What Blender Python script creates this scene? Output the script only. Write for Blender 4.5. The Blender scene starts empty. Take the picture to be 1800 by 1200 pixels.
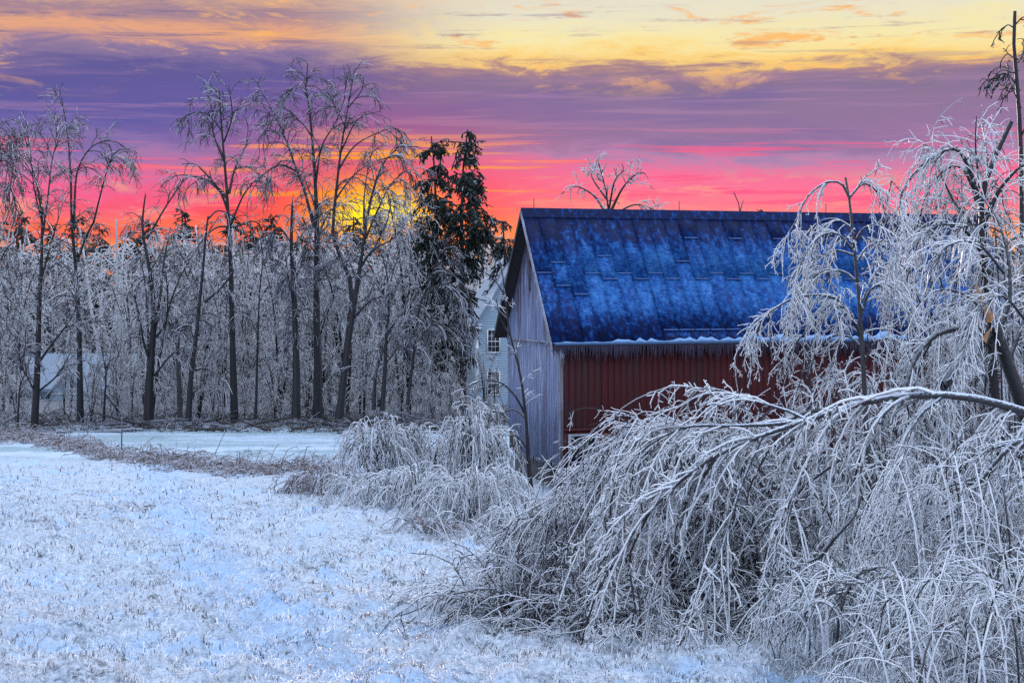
import bpy, bmesh, math, random
import numpy as np
from mathutils import Vector, Matrix

R = math.radians
random.seed(7)
scene = bpy.context.scene
col = scene.collection

# ------------------------------------------------------------------ camera
CAM_Z = 7.4                      # eye height above the ground beside the barn (the camera stands on a rise)
F = 2900.0                       # focal length in photograph pixels (1800 wide)
cam_d = bpy.data.cameras.new('camera')
cam = bpy.data.objects.new('camera', cam_d)
col.objects.link(cam)
cam.location = (0, 0, CAM_Z)
cam.rotation_euler = (R(90), 0, 0)
cam_d.sensor_width = 36.0
cam_d.lens = 36.0 * F / 1800.0
cam_d.shift_y = -100.0 / 1800.0
cam_d.clip_start = 0.1
cam_d.clip_end = 9000
scene.camera = cam

def lin(r, g, b):
    f = lambda c: (c / 255 / 12.92) if c / 255 <= 0.04045 else ((c / 255 + 0.055) / 1.055) ** 2.4
    return (f(r), f(g), f(b), 1.0)

# ------------------------------------------------------------------ sun and sky
SUN_AZ, SUN_EL = R(-4.9), R(4.7)          # just above the wood, left of the barn
sun_d = bpy.data.lights.new('sun', 'SUN')
sun_d.energy = 3.0
sun_d.angle = R(2.0)
sun_d.color = (1.0, 0.78, 0.68)
sun = bpy.data.objects.new('sun', sun_d)
col.objects.link(sun)
sd = Vector((math.sin(SUN_AZ) * math.cos(SUN_EL), math.cos(SUN_AZ) * math.cos(SUN_EL), math.sin(SUN_EL)))
sun.rotation_euler = sd.to_track_quat('Z', 'Y').to_euler()

scene.view_settings.view_transform = 'Standard'
scene.view_settings.look = 'None'
scene.view_settings.exposure = 0.0
scene.view_settings.gamma = 1.0
scene.view_settings.use_curve_mapping = False
scene.cycles.max_bounces = 4
scene.cycles.diffuse_bounces = 3
scene.cycles.sample_clamp_direct = 6
scene.cycles.sample_clamp_indirect = 3
scene.cycles.glossy_bounces = 2
scene.cycles.transmission_bounces = 2
scene.cycles.use_denoising = False

class N:
    """small helper to write node trees as expressions"""
    def __init__(s, nt):
        s.nt = nt
    def new(s, t, **kw):
        n = s.nt.nodes.new(t)
        for k, v in kw.items():
            setattr(n, k, v)
        return n
    def put(s, sock, v):
        if isinstance(v, bpy.types.NodeSocket):
            s.nt.links.new(v, sock)
        elif v is not None:
            sock.default_value = v
    def m(s, op, a, b=None, c=None, clamp=False):
        n = s.new('ShaderNodeMath', operation=op, use_clamp=clamp)
        for i, v in enumerate((a, b, c)):
            if v is not None:
                s.put(n.inputs[i], v)
        return n.outputs[0]
    def mix(s, f, a, b, blend='MIX'):
        n = s.new('ShaderNodeMix', data_type='RGBA', blend_type=blend)
        s.put(n.inputs[0], f); s.put(n.inputs[6], a); s.put(n.inputs[7], b)
        return n.outputs[2]
    def mapr(s, v, a, b, c=0.0, d=1.0, smooth=True):
        n = s.new('ShaderNodeMapRange', interpolation_type='SMOOTHSTEP' if smooth else 'LINEAR')
        s.put(n.inputs[0], v)
        for i, x in zip((1, 2, 3, 4), (a, b, c, d)):
            s.put(n.inputs[i], x)
        return n.outputs[0]
    def ramp(s, v, stops, interp='LINEAR'):
        n = s.new('ShaderNodeValToRGB')
        e = n.color_ramp.elements
        n.color_ramp.interpolation = interp
        while len(e) < len(stops):
            e.new(0.5)
        for el, (p, c) in zip(e, stops):
            el.position = p
        for el, (p, c) in zip(e, stops):
            el.color = c if len(c) == 4 else (*c, 1)
        s.put(n.inputs[0], v)
        return n.outputs[0]
    def noise(s, vec, scale, detail=4, rough=0.55, dist=0.0):
        n = s.new('ShaderNodeTexNoise')
        s.put(n.inputs['Vector'], vec)
        n.inputs['Scale'].default_value = scale
        n.inputs['Detail'].default_value = detail
        n.inputs['Roughness'].default_value = rough
        n.inputs['Distortion'].default_value = dist
        return n.outputs['Fac']
    def vmul(s, vec, xyz, loc=(0, 0, 0)):
        n = s.new('ShaderNodeMapping')
        s.put(n.inputs['Vector'], vec)
        n.inputs['Scale'].default_value = xyz
        n.inputs['Location'].default_value = loc
        return n.outputs[0]

world = bpy.data.worlds.new('World')
scene.world = world
world.use_nodes = True
def build_world():
    nt = world.node_tree
    nt.nodes.clear()
    n = N(nt)
    out = n.new('ShaderNodeOutputWorld')
    bg = n.new('ShaderNodeBackground')
    d = n.new('ShaderNodeTexCoord').outputs['Generated']
    sx = n.new('ShaderNodeSeparateXYZ')
    n.put(sx.inputs[0], d)
    x, y, z = sx.outputs
    el = n.m('MULTIPLY', n.m('ARCSINE', z), 180 / math.pi)
    az = n.m('MULTIPLY', n.m('ARCTAN2', x, y), 180 / math.pi)
    # long, thin cloud streaks
    nA = n.noise(n.vmul(d, (5, 5, 42)), 1.0, 4, 0.6, 0.4)
    nB = n.noise(n.vmul(d, (7, 7, 190), (3, 1, 7)), 1.0, 4, 0.6, 0.3)
    nC = n.noise(n.vmul(d, (16, 16, 75), (8, 4, 2)), 1.0, 6, 0.72, 0.5)
    nD = n.noise(n.vmul(d, (3, 3, 9), (1, 9, 4)), 1.0, 1, 0.5, 0.0)
    cA = n.m('SUBTRACT', nA, 0.5); cC = n.m('SUBTRACT', nC, 0.5); cD = n.m('SUBTRACT', nD, 0.5)
    cB = n.m('SUBTRACT', nB, 0.5)
    v = n.m('ADD', el, n.m('MULTIPLY', cA, 1.2))
    v = n.m('ADD', v, n.m('MULTIPLY', cC, 2.5))
    v = n.m('ADD', v, n.m('MULTIPLY', cD, 1.3))
    t = n.m('DIVIDE', v, 90.0)
    e = lambda q: q / 90.0
    up = [(e(12.5), (0.86, 0.80, 0.74)), (e(18), (1.20, 1.26, 1.42)), (e(32), (1.70, 2.0, 2.52)), (e(90), (1.62, 2.05, 2.75))]
    right = n.ramp(t, [(0, lin(255, 160, 90)), (e(2.0), lin(255, 150, 112)), (e(2.7), lin(255, 128, 142)), (e(3.5), lin(252, 116, 156)), (e(4.05), lin(240, 118, 160)),
                       (e(4.5), lin(182, 138, 180)), (e(5.1), lin(152, 118, 160)), (e(6.2), lin(146, 120, 156)), (e(6.9), lin(134, 116, 150)), (e(7.35), lin(172, 132, 140)),
                       (e(7.75), lin(255, 212, 125)), (e(8.3), lin(250, 234, 170)), (e(9.4), lin(234, 228, 204)), (e(10.4), lin(226, 216, 200))] + up)
    left = n.ramp(t, [(0, lin(255, 110, 70)), (e(2.2), lin(255, 90, 95)), (e(2.9), lin(250, 98, 140)), (e(3.5), lin(208, 118, 170)),
                      (e(4.4), lin(148, 122, 176)), (e(5.4), lin(98, 94, 166)), (e(7.0), lin(98, 92, 154)), (e(7.8), lin(150, 126, 160)),
                      (e(8.4), lin(236, 170, 130)), (e(9.1), lin(158, 130, 152)), (e(10.0), lin(244, 190, 135))] + up)
    c = n.mix(n.mapr(n.m('ADD', az, n.m('MULTIPLY', cD, 6)), -9, 1), left, right)
    # torn orange edges in the upper deck, thinning out to both sides
    band = n.m('MULTIPLY', n.mapr(el, 6.0, 8.0), n.mapr(el, 10.5, 13.0, 1, 0))
    st = n.m('MULTIPLY', n.mapr(nC, 0.54, 0.66), band)
    c = n.mix(n.m('MULTIPLY', st, 0.9), c, lin(255, 188, 105))
    st2 = n.m('MULTIPLY', n.mapr(n.m('ADD', nB, n.m('MULTIPLY', cC, 0.5)), 0.56, 0.7), band)
    c = n.mix(n.m('MULTIPLY', st2, n.mapr(az, -10, 6, 0.85, 0.35)), c, lin(128, 110, 152))
    dk = n.m('MULTIPLY', n.mapr(el, 4.2, 5.2), n.mapr(el, 6.6, 7.6, 1, 0))
    c = n.mix(n.m('MULTIPLY', n.m('MULTIPLY', n.mapr(nA, 0.5, 0.68), dk), 0.55), c, lin(118, 100, 165))
    c = n.mix(n.m('MULTIPLY', n.m('MULTIPLY', n.mapr(nB, 0.5, 0.66), dk), 0.35), c, lin(190, 142, 178))
    # thin glowing streaks low down, brightest near the sun
    dx = n.m('SUBTRACT', az, -4.7)
    low = n.m('MULTIPLY', n.mapr(el, 2.4, 3.2), n.mapr(el, 5.2, 4.2))
    low = n.m('MULTIPLY', n.mapr(el, 2.2, 3.0), n.mapr(el, 4.3, 5.6, 1, 0))
    s1 = n.m('MULTIPLY', n.mapr(nB, 0.52, 0.62), low)
    c = n.mix(n.m('MULTIPLY', s1, 0.8), c, lin(255, 90, 138))
    pk = n.m('MULTIPLY', n.mapr(el, 1.8, 2.4), n.mapr(el, 3.2, 4.2, 1, 0))
    c = n.mix(n.m('MULTIPLY', n.m('MULTIPLY', n.mapr(nC, 0.48, 0.64), pk), 0.6), c, lin(255, 172, 138))
    c = n.mix(n.m('MULTIPLY', n.m('MULTIPLY', n.mapr(nA, 0.46, 0.3), pk), 0.4), c, lin(232, 118, 178))
    near = n.m('EXPONENT', n.m('MULTIPLY', n.m('MULTIPLY', dx, dx), -1 / 26.0))
    s2 = n.m('MULTIPLY', n.m('MULTIPLY', n.mapr(n.m('ADD', nB, n.m('MULTIPLY', near, 0.06)), 0.56, 0.63), low), near)
    c = n.mix(s2, c, lin(255, 205, 60))
    # glow round the sun
    ey = n.m('SUBTRACT', el, 2.35)
    rr = n.m('ADD', n.m('MULTIPLY', n.m('MULTIPLY', dx, dx), 0.28), n.m('MULTIPLY', n.m('MULTIPLY', ey, ey), 1.0))
    rr = n.m('ADD', rr, n.m('MULTIPLY', cC, 1.4))
    rr = n.m('ADD', rr, n.m('MULTIPLY', cB, 1.6))
    g1 = n.m('EXPONENT', n.m('MULTIPLY', rr, -1 / 6.0))
    c = n.mix(n.m('MULTIPLY', g1, 0.98, clamp=True), c, lin(255, 62, 40))
    g2 = n.m('EXPONENT', n.m('MULTIPLY', rr, -1 / 0.9))
    c = n.mix(n.m('MULTIPLY', g2, 1.15, clamp=True), c, (1.3, 0.92, 0.03, 1))
    # a low orange rim along the whole sunset horizon
    rim = n.m('MULTIPLY', n.mapr(el, 1.2, 2.75, 1, 0), n.mapr(n.m('ABSOLUTE', az), 20, 60, 1, 0))
    c = n.mix(n.m('MULTIPLY', rim, n.mapr(nB, 0.35, 0.6, 0.2, 0.6)), c, lin(255, 165, 80))
    # away from the sunset the low sky turns to plain dusk blue
    away = n.ramp(n.m('DIVIDE', el, 90.0), [(0, (0.36, 0.38, 0.62)), (e(8), (0.46, 0.50, 0.80)), (e(20), (0.95, 1.10, 1.55)), (e(35), (1.65, 1.98, 2.55)), (1, (1.62, 2.05, 2.75))])
    c = n.mix(n.mapr(n.m('ABSOLUTE', az), 35, 100), c, away)
    # real clear-sky radiance mixed in above the cloud deck
    sky = n.new('ShaderNodeTexSky', sky_type='NISHITA')
    sky.sun_disc = False
    sky.sun_elevation = SUN_EL
    sky.sun_rotation = SUN_AZ
    sky.altitude = 200
    sk = n.mix(1.0, sky.outputs[0], (0.10, 0.10, 0.10, 1), 'MULTIPLY')
    c = n.mix(n.mapr(el, 12, 40, 0, 0.15), c, sk)
    n.put(bg.inputs['Color'], c)
    bg.inputs['Strength'].default_value = 1.0
    nt.links.new(bg.outputs[0], out.inputs[0])
build_world()
world.cycles.sampling_method = 'MANUAL'
world.cycles.sample_map_resolution = 256

# ------------------------------------------------------------------ helpers
def P(px, py, Y):
    """world point on the photograph's ray (px, py) at distance Y"""
    return np.array([(px - 900.0) / F * Y, Y, CAM_Z + (500.0 - py) / F * Y])

GY = np.array([-60, 0, 6, 14, 25, 40, 60, 72, 95, 130, 200, 400, 3000.])
GZ = np.array([-1.6, -1.75, -2.55, -3.6, -5.0, -6.35, -7.4, -7.7, -7.95, -8.8, -9.2, -9.5, -9.5])
_r = np.random.default_rng(3)
_wv = []
for sc_, am in ((9, .08), (4, .06), (1.9, .07), (.9, .065), (.5, .045)):
    for k in range(5):
        a = _r.uniform(0, 2 * math.pi)
        w = 2 * math.pi / (sc_ * _r.uniform(.7, 1.3))
        _wv.append((math.cos(a) * w, math.sin(a) * w, _r.uniform(0, 6.28), am * _r.uniform(.4, .8)))
def gz(x, y):
    x = np.asarray(x, float); y = np.asarray(y, float)
    z = CAM_Z + np.interp(y, GY, GZ)
    fade = np.clip((90 - y) / 40, 0.1, 1)
    for ax, ay, ph, am in _wv:
        z = z + am * np.sin(ax * x + ay * y + ph) * fade
    return z

def mesh_from(name, V, Fc, k, mat=None, smooth=True, origin=None):
    """V (n,3), Fc (m,k) with constant face size"""
    me = bpy.data.meshes.new(name)
    V = np.asarray(V, np.float32)
    if origin is not None:
        V = V - np.asarray(origin, np.float32)
    Fc = np.asarray(Fc, np.int32)
    me.vertices.add(len(V)); me.vertices.foreach_set('co', V.ravel())
    me.loops.add(Fc.size); me.loops.foreach_set('vertex_index', Fc.ravel())
    me.polygons.add(len(Fc)); me.polygons.foreach_set('loop_start', np.arange(0, Fc.size, k, dtype=np.int32))
    me.update(calc_edges=True)
    if smooth:
        me.polygons.foreach_set('use_smooth', np.ones(len(Fc), bool))
    if mat:
        me.materials.append(mat)
    return me

def link(name, me, parent=None, kind=None):
    o = bpy.data.objects.new(name, me)
    col.objects.link(o)
    if parent is not None:
        o.parent = parent
    if kind:
        o['kind'] = kind
    return o

def tag(o, label, cat=None, group=None):
    o['label'] = label
    if cat: o['category'] = cat
    if group: o['group'] = group
    return o

def thing(name, label, cat, loc=(0, 0, 0), rz=0.0, group=None):
    o = link(name, None)
    o.location = tuple(float(q) for q in loc)
    o.rotation_euler = (0, 0, rz)
    return tag(o, label, cat, group)

def copy_tree(o, parent=None):
    c = o.copy(); col.objects.link(c); c.parent = parent
    for ch in o.children:
        copy_tree(ch, c)
    return c

def boxes_mesh(name, bxs, mat):
    """one mesh of axis-aligned boxes ((x0,x1),(y0,y1),(z0,z1))"""
    V, Q = [], []
    for (x0, x1), (y0, y1), (z0, z1) in bxs:
        b = len(V)
        V += [(x0, y0, z0), (x1, y0, z0), (x1, y1, z0), (x0, y1, z0), (x0, y0, z1), (x1, y0, z1), (x1, y1, z1), (x0, y1, z1)]
        Q += [(b, b+3, b+2, b+1), (b+4, b+5, b+6, b+7), (b, b+1, b+5, b+4), (b+1, b+2, b+6, b+5), (b+2, b+3, b+7, b+6), (b+3, b, b+4, b+7)]
    return mesh_from(name, V, Q, 4, mat, smooth=False)

def prism(name, poly, axis, a0, a1, mat):
    """polygon extruded along an axis; poly in the two other axes (order xyz without axis)"""
    me = bpy.data.meshes.new(name)
    def p3(u, v, w):
        q = [u, v]; q.insert(axis, w); return tuple(q)
    n_ = len(poly)
    V = [p3(u, v, a0) for u, v in poly] + [p3(u, v, a1) for u, v in poly]
    Fs = [tuple(range(n_)), tuple(range(2 * n_ - 1, n_ - 1, -1))] + [(i, i + n_, (i + 1) % n_ + n_, (i + 1) % n_) for i in range(n_)]
    me.from_pydata(V, [], Fs)
    bm = bmesh.new(); bm.from_mesh(me); bmesh.ops.recalc_face_normals(bm, faces=bm.faces); bm.to_mesh(me); bm.free()
    if mat: me.materials.append(mat)
    return me

# ------------------------------------------------------------------ materials
def material(name):
    m = bpy.data.materials.new(name)
    m.use_nodes = True
    nt = m.node_tree
    return m, N(nt), nt.nodes['Principled BSDF'], nt.nodes['Material Output']

def mat_ice(name, dark=0.25, ice=((0.52, 0.60, 0.74), (0.80, 0.86, 0.95)), bark=(0.045, 0.04, 0.045), rough=0.22, transl=0.25, spec=0.5, noise=0.35, under=0.0):
    m, n, b, out = material(name)
    g = n.new('ShaderNodeNewGeometry')
    rnd = g.outputs['Random Per Island']
    c = n.ramp(rnd, [(0, bark), (dark, tuple(q * 2.2 for q in bark)), (min(dark + 0.04, .95), ice[0]), (1, ice[1])])
    tc = g.outputs['Position']
    nz = n.noise(tc, 9, 3, 0.6)
    c = n.mix(n.mapr(nz, 0.35, 0.5, noise, 0.0), c, (*[q * 1.6 for q in bark], 1))
    if under:                                   # underside painted towards bark as shade contrast; upper side keeps its glaze
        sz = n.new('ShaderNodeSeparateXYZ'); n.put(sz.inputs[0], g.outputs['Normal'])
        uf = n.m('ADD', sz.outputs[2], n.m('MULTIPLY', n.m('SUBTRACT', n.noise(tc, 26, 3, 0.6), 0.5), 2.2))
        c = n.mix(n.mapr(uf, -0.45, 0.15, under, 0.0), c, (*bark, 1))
    n.put(b.inputs['Base Color'], c)
    b.inputs['Roughness'].default_value = rough
    b.inputs['Specular IOR Level'].default_value = spec
    b.inputs['IOR'].default_value = 1.31
    if transl:
        tr = n.new('ShaderNodeBsdfTranslucent')
        n.put(tr.inputs['Color'], c)
        mx = n.new('ShaderNodeMixShader')
        mx.inputs[0].default_value = transl
        n.nt.links.new(b.outputs[0], mx.inputs[1]); n.nt.links.new(tr.outputs[0], mx.inputs[2])
        n.nt.links.new(mx.outputs[0], out.inputs[0])
    return m

def mat_bark(name, base=(0.045, 0.04, 0.042), frost=0.6, scale=6.0, frostcol=(0.62, 0.69, 0.80)):
    """dark bark with rime sitting on the upper side of the wood"""
    m, n, b, out = material(name)
    g = n.new('ShaderNodeNewGeometry')
    pos = g.outputs['Position']
    nz = n.noise(n.vmul(pos, (1, 1, .25)), scale * 3, 5, 0.65)
    c = n.ramp(nz, [(0.3, tuple(q * .45 for q in base)), (0.55, base), (0.75, tuple(min(1, q * 2.2) for q in base))])
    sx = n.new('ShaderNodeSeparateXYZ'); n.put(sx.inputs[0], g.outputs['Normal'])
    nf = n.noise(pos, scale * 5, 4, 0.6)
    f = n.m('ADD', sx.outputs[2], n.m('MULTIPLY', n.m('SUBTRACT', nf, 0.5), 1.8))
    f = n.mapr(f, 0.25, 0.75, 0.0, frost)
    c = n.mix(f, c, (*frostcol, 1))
    n.put(b.inputs['Base Color'], c)
    b.inputs['Roughness'].default_value = 0.45
    bp = n.new('ShaderNodeBump'); bp.inputs['Strength'].default_value = 0.5; bp.inputs['Distance'].default_value = 0.02
    n.put(bp.inputs['Height'], nz); n.nt.links.new(bp.outputs[0], b.inputs['Normal'])
    return m

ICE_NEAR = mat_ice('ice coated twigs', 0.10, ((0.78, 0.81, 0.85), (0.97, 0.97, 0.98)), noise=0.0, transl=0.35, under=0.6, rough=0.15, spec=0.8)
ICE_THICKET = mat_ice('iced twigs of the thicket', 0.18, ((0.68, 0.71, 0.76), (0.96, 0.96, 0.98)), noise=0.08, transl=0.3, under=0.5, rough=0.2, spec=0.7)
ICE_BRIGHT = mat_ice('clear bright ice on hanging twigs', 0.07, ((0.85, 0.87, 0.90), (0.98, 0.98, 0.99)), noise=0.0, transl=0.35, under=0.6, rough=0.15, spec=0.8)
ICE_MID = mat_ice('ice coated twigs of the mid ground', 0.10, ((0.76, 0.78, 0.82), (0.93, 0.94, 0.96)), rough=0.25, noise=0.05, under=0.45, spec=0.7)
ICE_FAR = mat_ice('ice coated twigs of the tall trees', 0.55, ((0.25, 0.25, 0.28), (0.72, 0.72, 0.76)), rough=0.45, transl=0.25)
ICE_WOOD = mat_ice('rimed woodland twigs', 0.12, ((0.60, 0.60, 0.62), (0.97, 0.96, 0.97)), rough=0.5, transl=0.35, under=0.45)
BARK_NEAR = mat_bark('wet bark with rime', (0.045, 0.043, 0.046), 0.8, 6)
BARK_DARK = mat_bark('dark bark with some rime', (0.014, 0.012, 0.013), 0.22, 4)
BARK_FAR = mat_bark('bark of the tall trees', (0.010, 0.009, 0.011), 0.16, 1.5, (0.3, 0.32, 0.37))
NEEDLE = mat_ice('dark conifer needles', 0.84, ((0.10, 0.115, 0.12), (0.34, 0.37, 0.40)), bark=(0.012, 0.016, 0.012), rough=0.55, transl=0.0, spec=0.25)
NEEDLE_DARK = mat_ice('dark distant conifer needles', 0.85, ((0.06, 0.065, 0.07), (0.16, 0.18, 0.2)), bark=(0.014, 0.018, 0.015), rough=0.6, transl=0.0, spec=0.2)
WEED = mat_ice('frosted dead weeds', 0.35, ((0.34, 0.31, 0.34), (0.66, 0.67, 0.74)), bark=(0.10, 0.075, 0.06), rough=0.5, transl=0.2)
UNDER = mat_ice('dark frosted undergrowth', 0.5, ((0.16, 0.16, 0.19), (0.42, 0.44, 0.5)), bark=(0.04, 0.033, 0.03), rough=0.6, transl=0.1)

def mat_ground():
    m, n, b, out = material('frosted grass field')
    pos = n.new('ShaderNodeNewGeometry').outputs['Position']
    big = n.noise(pos, 0.09, 4, 0.6, 0.3)
    mid = n.noise(n.vmul(pos, (.8, 1.5, 1)), 1.5, 6, 0.72, 0.6)
    fine = n.noise(pos, 14, 5, 0.7)
    frost = n.mix(n.mapr(fine, 0.3, 0.7), (0.32, 0.37, 0.44, 1), (0.62, 0.66, 0.72, 1))
    grass = n.mix(n.mapr(fine, 0.35, 0.65), (0.06, 0.06, 0.065, 1), (0.20, 0.205, 0.23, 1))
    k = n.m('ADD', n.m('MULTIPLY', mid, 0.75), n.m('MULTIPLY', fine, 0.35))
    k = n.m('ADD', k, n.m('MULTIPLY', big, 0.25))
    c = n.mix(n.mapr(k, 0.50, 0.66), grass, frost)
    ice = n.mapr(n.noise(n.vmul(pos, (.5, .9, 1), (3, 2, 0)), 0.7, 5, 0.65, 0.5), 0.5, 0.64, 0, 0.65)
    c = n.mix(ice, c, (0.38, 0.56, 0.80, 1))
    sx = n.new('ShaderNodeSeparateXYZ'); n.put(sx.inputs[0], pos)
    off = n.m('ADD', sx.outputs[0], n.m('MULTIPLY', n.m('SUBTRACT', sx.outputs[1], 9.5), 0.25))
    trk = n.mapr(n.m('ABSOLUTE', n.m('ADD', off, n.m('MULTIPLY', n.m('SUBTRACT', mid, 0.5), 3.0))), 0.3, 1.3, 1, 0)
    c = n.mix(n.m('MULTIPLY', trk, n.mapr(fine, 0.35, 0.6, 0.1, 0.5)), c, (0.32, 0.50, 0.76, 1))
    litter_shade = n.m('MULTIPLY', n.mapr(n.m('ADD', n.m('SUBTRACT', sx.outputs[0], n.m('MULTIPLY', sx.outputs[1], 0.012)), n.m('MULTIPLY', mid, 1.5)), 0.6, 1.8), n.mapr(sx.outputs[1], 22.0, 23.5))  # leaf litter behind the thicket, with its shade painted into the dark tone
    c = n.mix(litter_shade, c, n.mix(fine, (0.025, 0.02, 0.02, 1), (0.13, 0.115, 0.12, 1)))
    # smoother, faintly green mown field beyond the weed strip
    far = n.mapr(sx.outputs[1], 70, 76)
    mown = n.mix(n.mapr(n.noise(n.vmul(pos, (.08, .35, 1)), 1.0, 5, 0.6), 0.4, 0.6), (0.30, 0.39, 0.43, 1), (0.50, 0.58, 0.70, 1))
    c = n.mix(far, c, mown)
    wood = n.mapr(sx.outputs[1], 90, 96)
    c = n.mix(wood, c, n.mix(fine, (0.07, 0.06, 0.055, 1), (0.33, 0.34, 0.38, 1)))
    n.put(b.inputs['Base Color'], c)
    b.inputs['Roughness'].default_value = 0.75
    b.inputs['Specular IOR Level'].default_value = 0.15
    bp = n.new('ShaderNodeBump'); bp.inputs['Strength'].default_value = 0.9; bp.inputs['Distance'].default_value = 0.06
    n.put(bp.inputs['Height'], n.m('ADD', fine, n.m('MULTIPLY', mid, 1.5))); n.nt.links.new(bp.outputs[0], b.inputs['Normal'])
    return m
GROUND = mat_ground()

def mat_blade():
    m, n, b, out = material('frosted grass blades')
    g = n.new('ShaderNodeNewGeometry')
    c = n.ramp(g.outputs['Random Per Island'], [(0, (0.34, 0.36, 0.41)), (0.5, (0.62, 0.65, 0.70)), (1, (0.84, 0.86, 0.89))])
    pos = g.outputs['Position']
    q = n.m('ADD', n.noise(n.vmul(pos, (1.0, 1.6, 1)), 1.15, 5, 0.7, 0.6), n.m('MULTIPLY', g.outputs['Random Per Island'], 0.12))
    c = n.mix(n.mapr(q, 0.46, 0.555, 0.9, 0.0), c, (0.085, 0.08, 0.08, 1))
    c = n.mix(n.mapr(n.noise(pos, 0.25, 3, 0.6), 0.45, 0.62, 0.0, 0.22), c, (0.62, 0.50, 0.48, 1))
    n.put(b.inputs['Base Color'], c)
    b.inputs['Roughness'].default_value = 0.5
    tr = n.new('ShaderNodeBsdfTranslucent'); n.put(tr.inputs['Color'], c)
    mx = n.new('ShaderNodeMixShader'); mx.inputs[0].default_value = 0.3
    n.nt.links.new(b.outputs[0], mx.inputs[1]); n.nt.links.new(tr.outputs[0], mx.inputs[2]); n.nt.links.new(mx.outputs[0], out.inputs[0])
    return m
BLADE = mat_blade()

def mat_boards(name, paint, weather, amount, frost=0.0, peak=0.0):
    m, n, b, out = material(name)
    g = n.new('ShaderNodeNewGeometry'); pos = g.outputs['Position']
    oi = n.new('ShaderNodeObjectInfo')
    grain = n.noise(n.vmul(pos, (16, 16, .7)), 1.0, 6, 0.7, 0.2)
    patch = n.noise(n.vmul(pos, (1.1, 1.1, .35)), 1.0, 4, 0.6, 0.5)
    k = n.m('ADD', n.m('MULTIPLY', grain, 0.9), n.m('MULTIPLY', patch, 0.8))
    k = n.m('ADD', k, n.m('MULTIPLY', oi.outputs['Random'], 0.25))
    if peak:                                    # more paint colour, less weathered tone, towards the peak
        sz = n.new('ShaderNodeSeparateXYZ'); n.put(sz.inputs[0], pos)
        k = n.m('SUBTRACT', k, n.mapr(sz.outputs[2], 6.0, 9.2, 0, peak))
    k = n.mapr(k, 1.15 - amount, 1.45 - amount)
    pc = n.mix(grain, tuple(q * .55 for q in paint[:3]) + (1,), paint)
    pc = n.mix(n.m('MULTIPLY', oi.outputs['Random'], 0.35), pc, (0.02, 0.012, 0.014, 1))
    wc = n.mix(grain, tuple(q * .5 for q in weather[:3]) + (1,), tuple(min(1, q * 1.4) for q in weather[:3]) + (1,))
    c = n.mix(k, pc, wc)
    if frost:
        f = n.mapr(n.noise(n.vmul(pos, (9, 9, .9)), 1.0, 6, 0.7), 0.48, 0.66, 0, frost)
        c = n.mix(f, c, (0.36, 0.44, 0.62, 1))
    n.put(b.inputs['Base Color'], c)
    b.inputs['Roughness'].default_value = 0.75
    bp = n.new('ShaderNodeBump'); bp.inputs['Strength'].default_value = 0.5; bp.inputs['Distance'].default_value = 0.01
    n.put(bp.inputs['Height'], grain); n.nt.links.new(bp.outputs[0], b.inputs['Normal'])
    return m
RED = mat_boards('weathered red boards', (0.098, 0.0038, 0.0062, 1), (0.045, 0.018, 0.024, 1), 0.13)
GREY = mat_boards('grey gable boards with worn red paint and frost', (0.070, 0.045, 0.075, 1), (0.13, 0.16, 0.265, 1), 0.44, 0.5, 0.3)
TRIM = mat_boards('bleached trim', (0.18, 0.16, 0.175, 1), (0.28, 0.29, 0.33, 1), 0.4, 0.6)

def mat_roof():
    m, n, b, out = material('blue sheet metal roof with frost')
    g = n.new('ShaderNodeNewGeometry'); pos = g.outputs['Position']
    oi = n.new('ShaderNodeObjectInfo')
    fine = n.noise(n.vmul(pos, (5.5, 5.5, 15.0)), 1.0, 7, 0.75, 1.0)
    mid = n.noise(n.vmul(pos, (.8, .8, .5)), 1.0, 4, 0.6, 0.4)
    run = n.noise(n.vmul(pos, (5.5, 5.5, .30)), 1.0, 4, 0.6)
    sx = n.new('ShaderNodeSeparateXYZ'); n.put(sx.inputs[0], pos)
    zz = sx.outputs[2]
    bare = n.m('ADD', n.mapr(zz, 8.4, 9.9, 0, 0.36), n.mapr(zz, 5.5, 6.7, 0.26, 0))
    bare = n.m('ADD', bare, n.mapr(sx.outputs[0], 1.0, 3.2, 0.12, 0))
    k = n.m('ADD', n.m('MULTIPLY', fine, 0.75), n.m('MULTIPLY', mid, 0.25))
    k = n.m('ADD', k, n.m('MULTIPLY', run, 0.35))
    k = n.m('SUBTRACT', k, n.m('MULTIPLY', bare, n.mapr(run, 0.3, 0.65, 1.25, 0.45)))
    k = n.m('ADD', k, n.m('MULTIPLY', n.m('SUBTRACT', oi.outputs['Random'], 0.5), 0.05))
    c = n.ramp(k, [(0.34, (0.003, 0.008, 0.042)), (0.49, (0.002, 0.013, 0.080)), (0.58, (0.003, 0.032, 0.155)), (0.66, (0.008, 0.075, 0.27)), (0.80, (0.045, 0.175, 0.43))])
    n.put(b.inputs['Base Color'], c)
    b.inputs['Roughness'].default_value = 0.6
    b.inputs['Specular IOR Level'].default_value = 0.12
    bp = n.new('ShaderNodeBump'); bp.inputs['Strength'].default_value = 0.6; bp.inputs['Distance'].default_value = 0.025
    n.put(bp.inputs['Height'], fine); n.nt.links.new(bp.outputs[0], b.inputs['Normal'])
    return m
ROOF = mat_roof()

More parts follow.
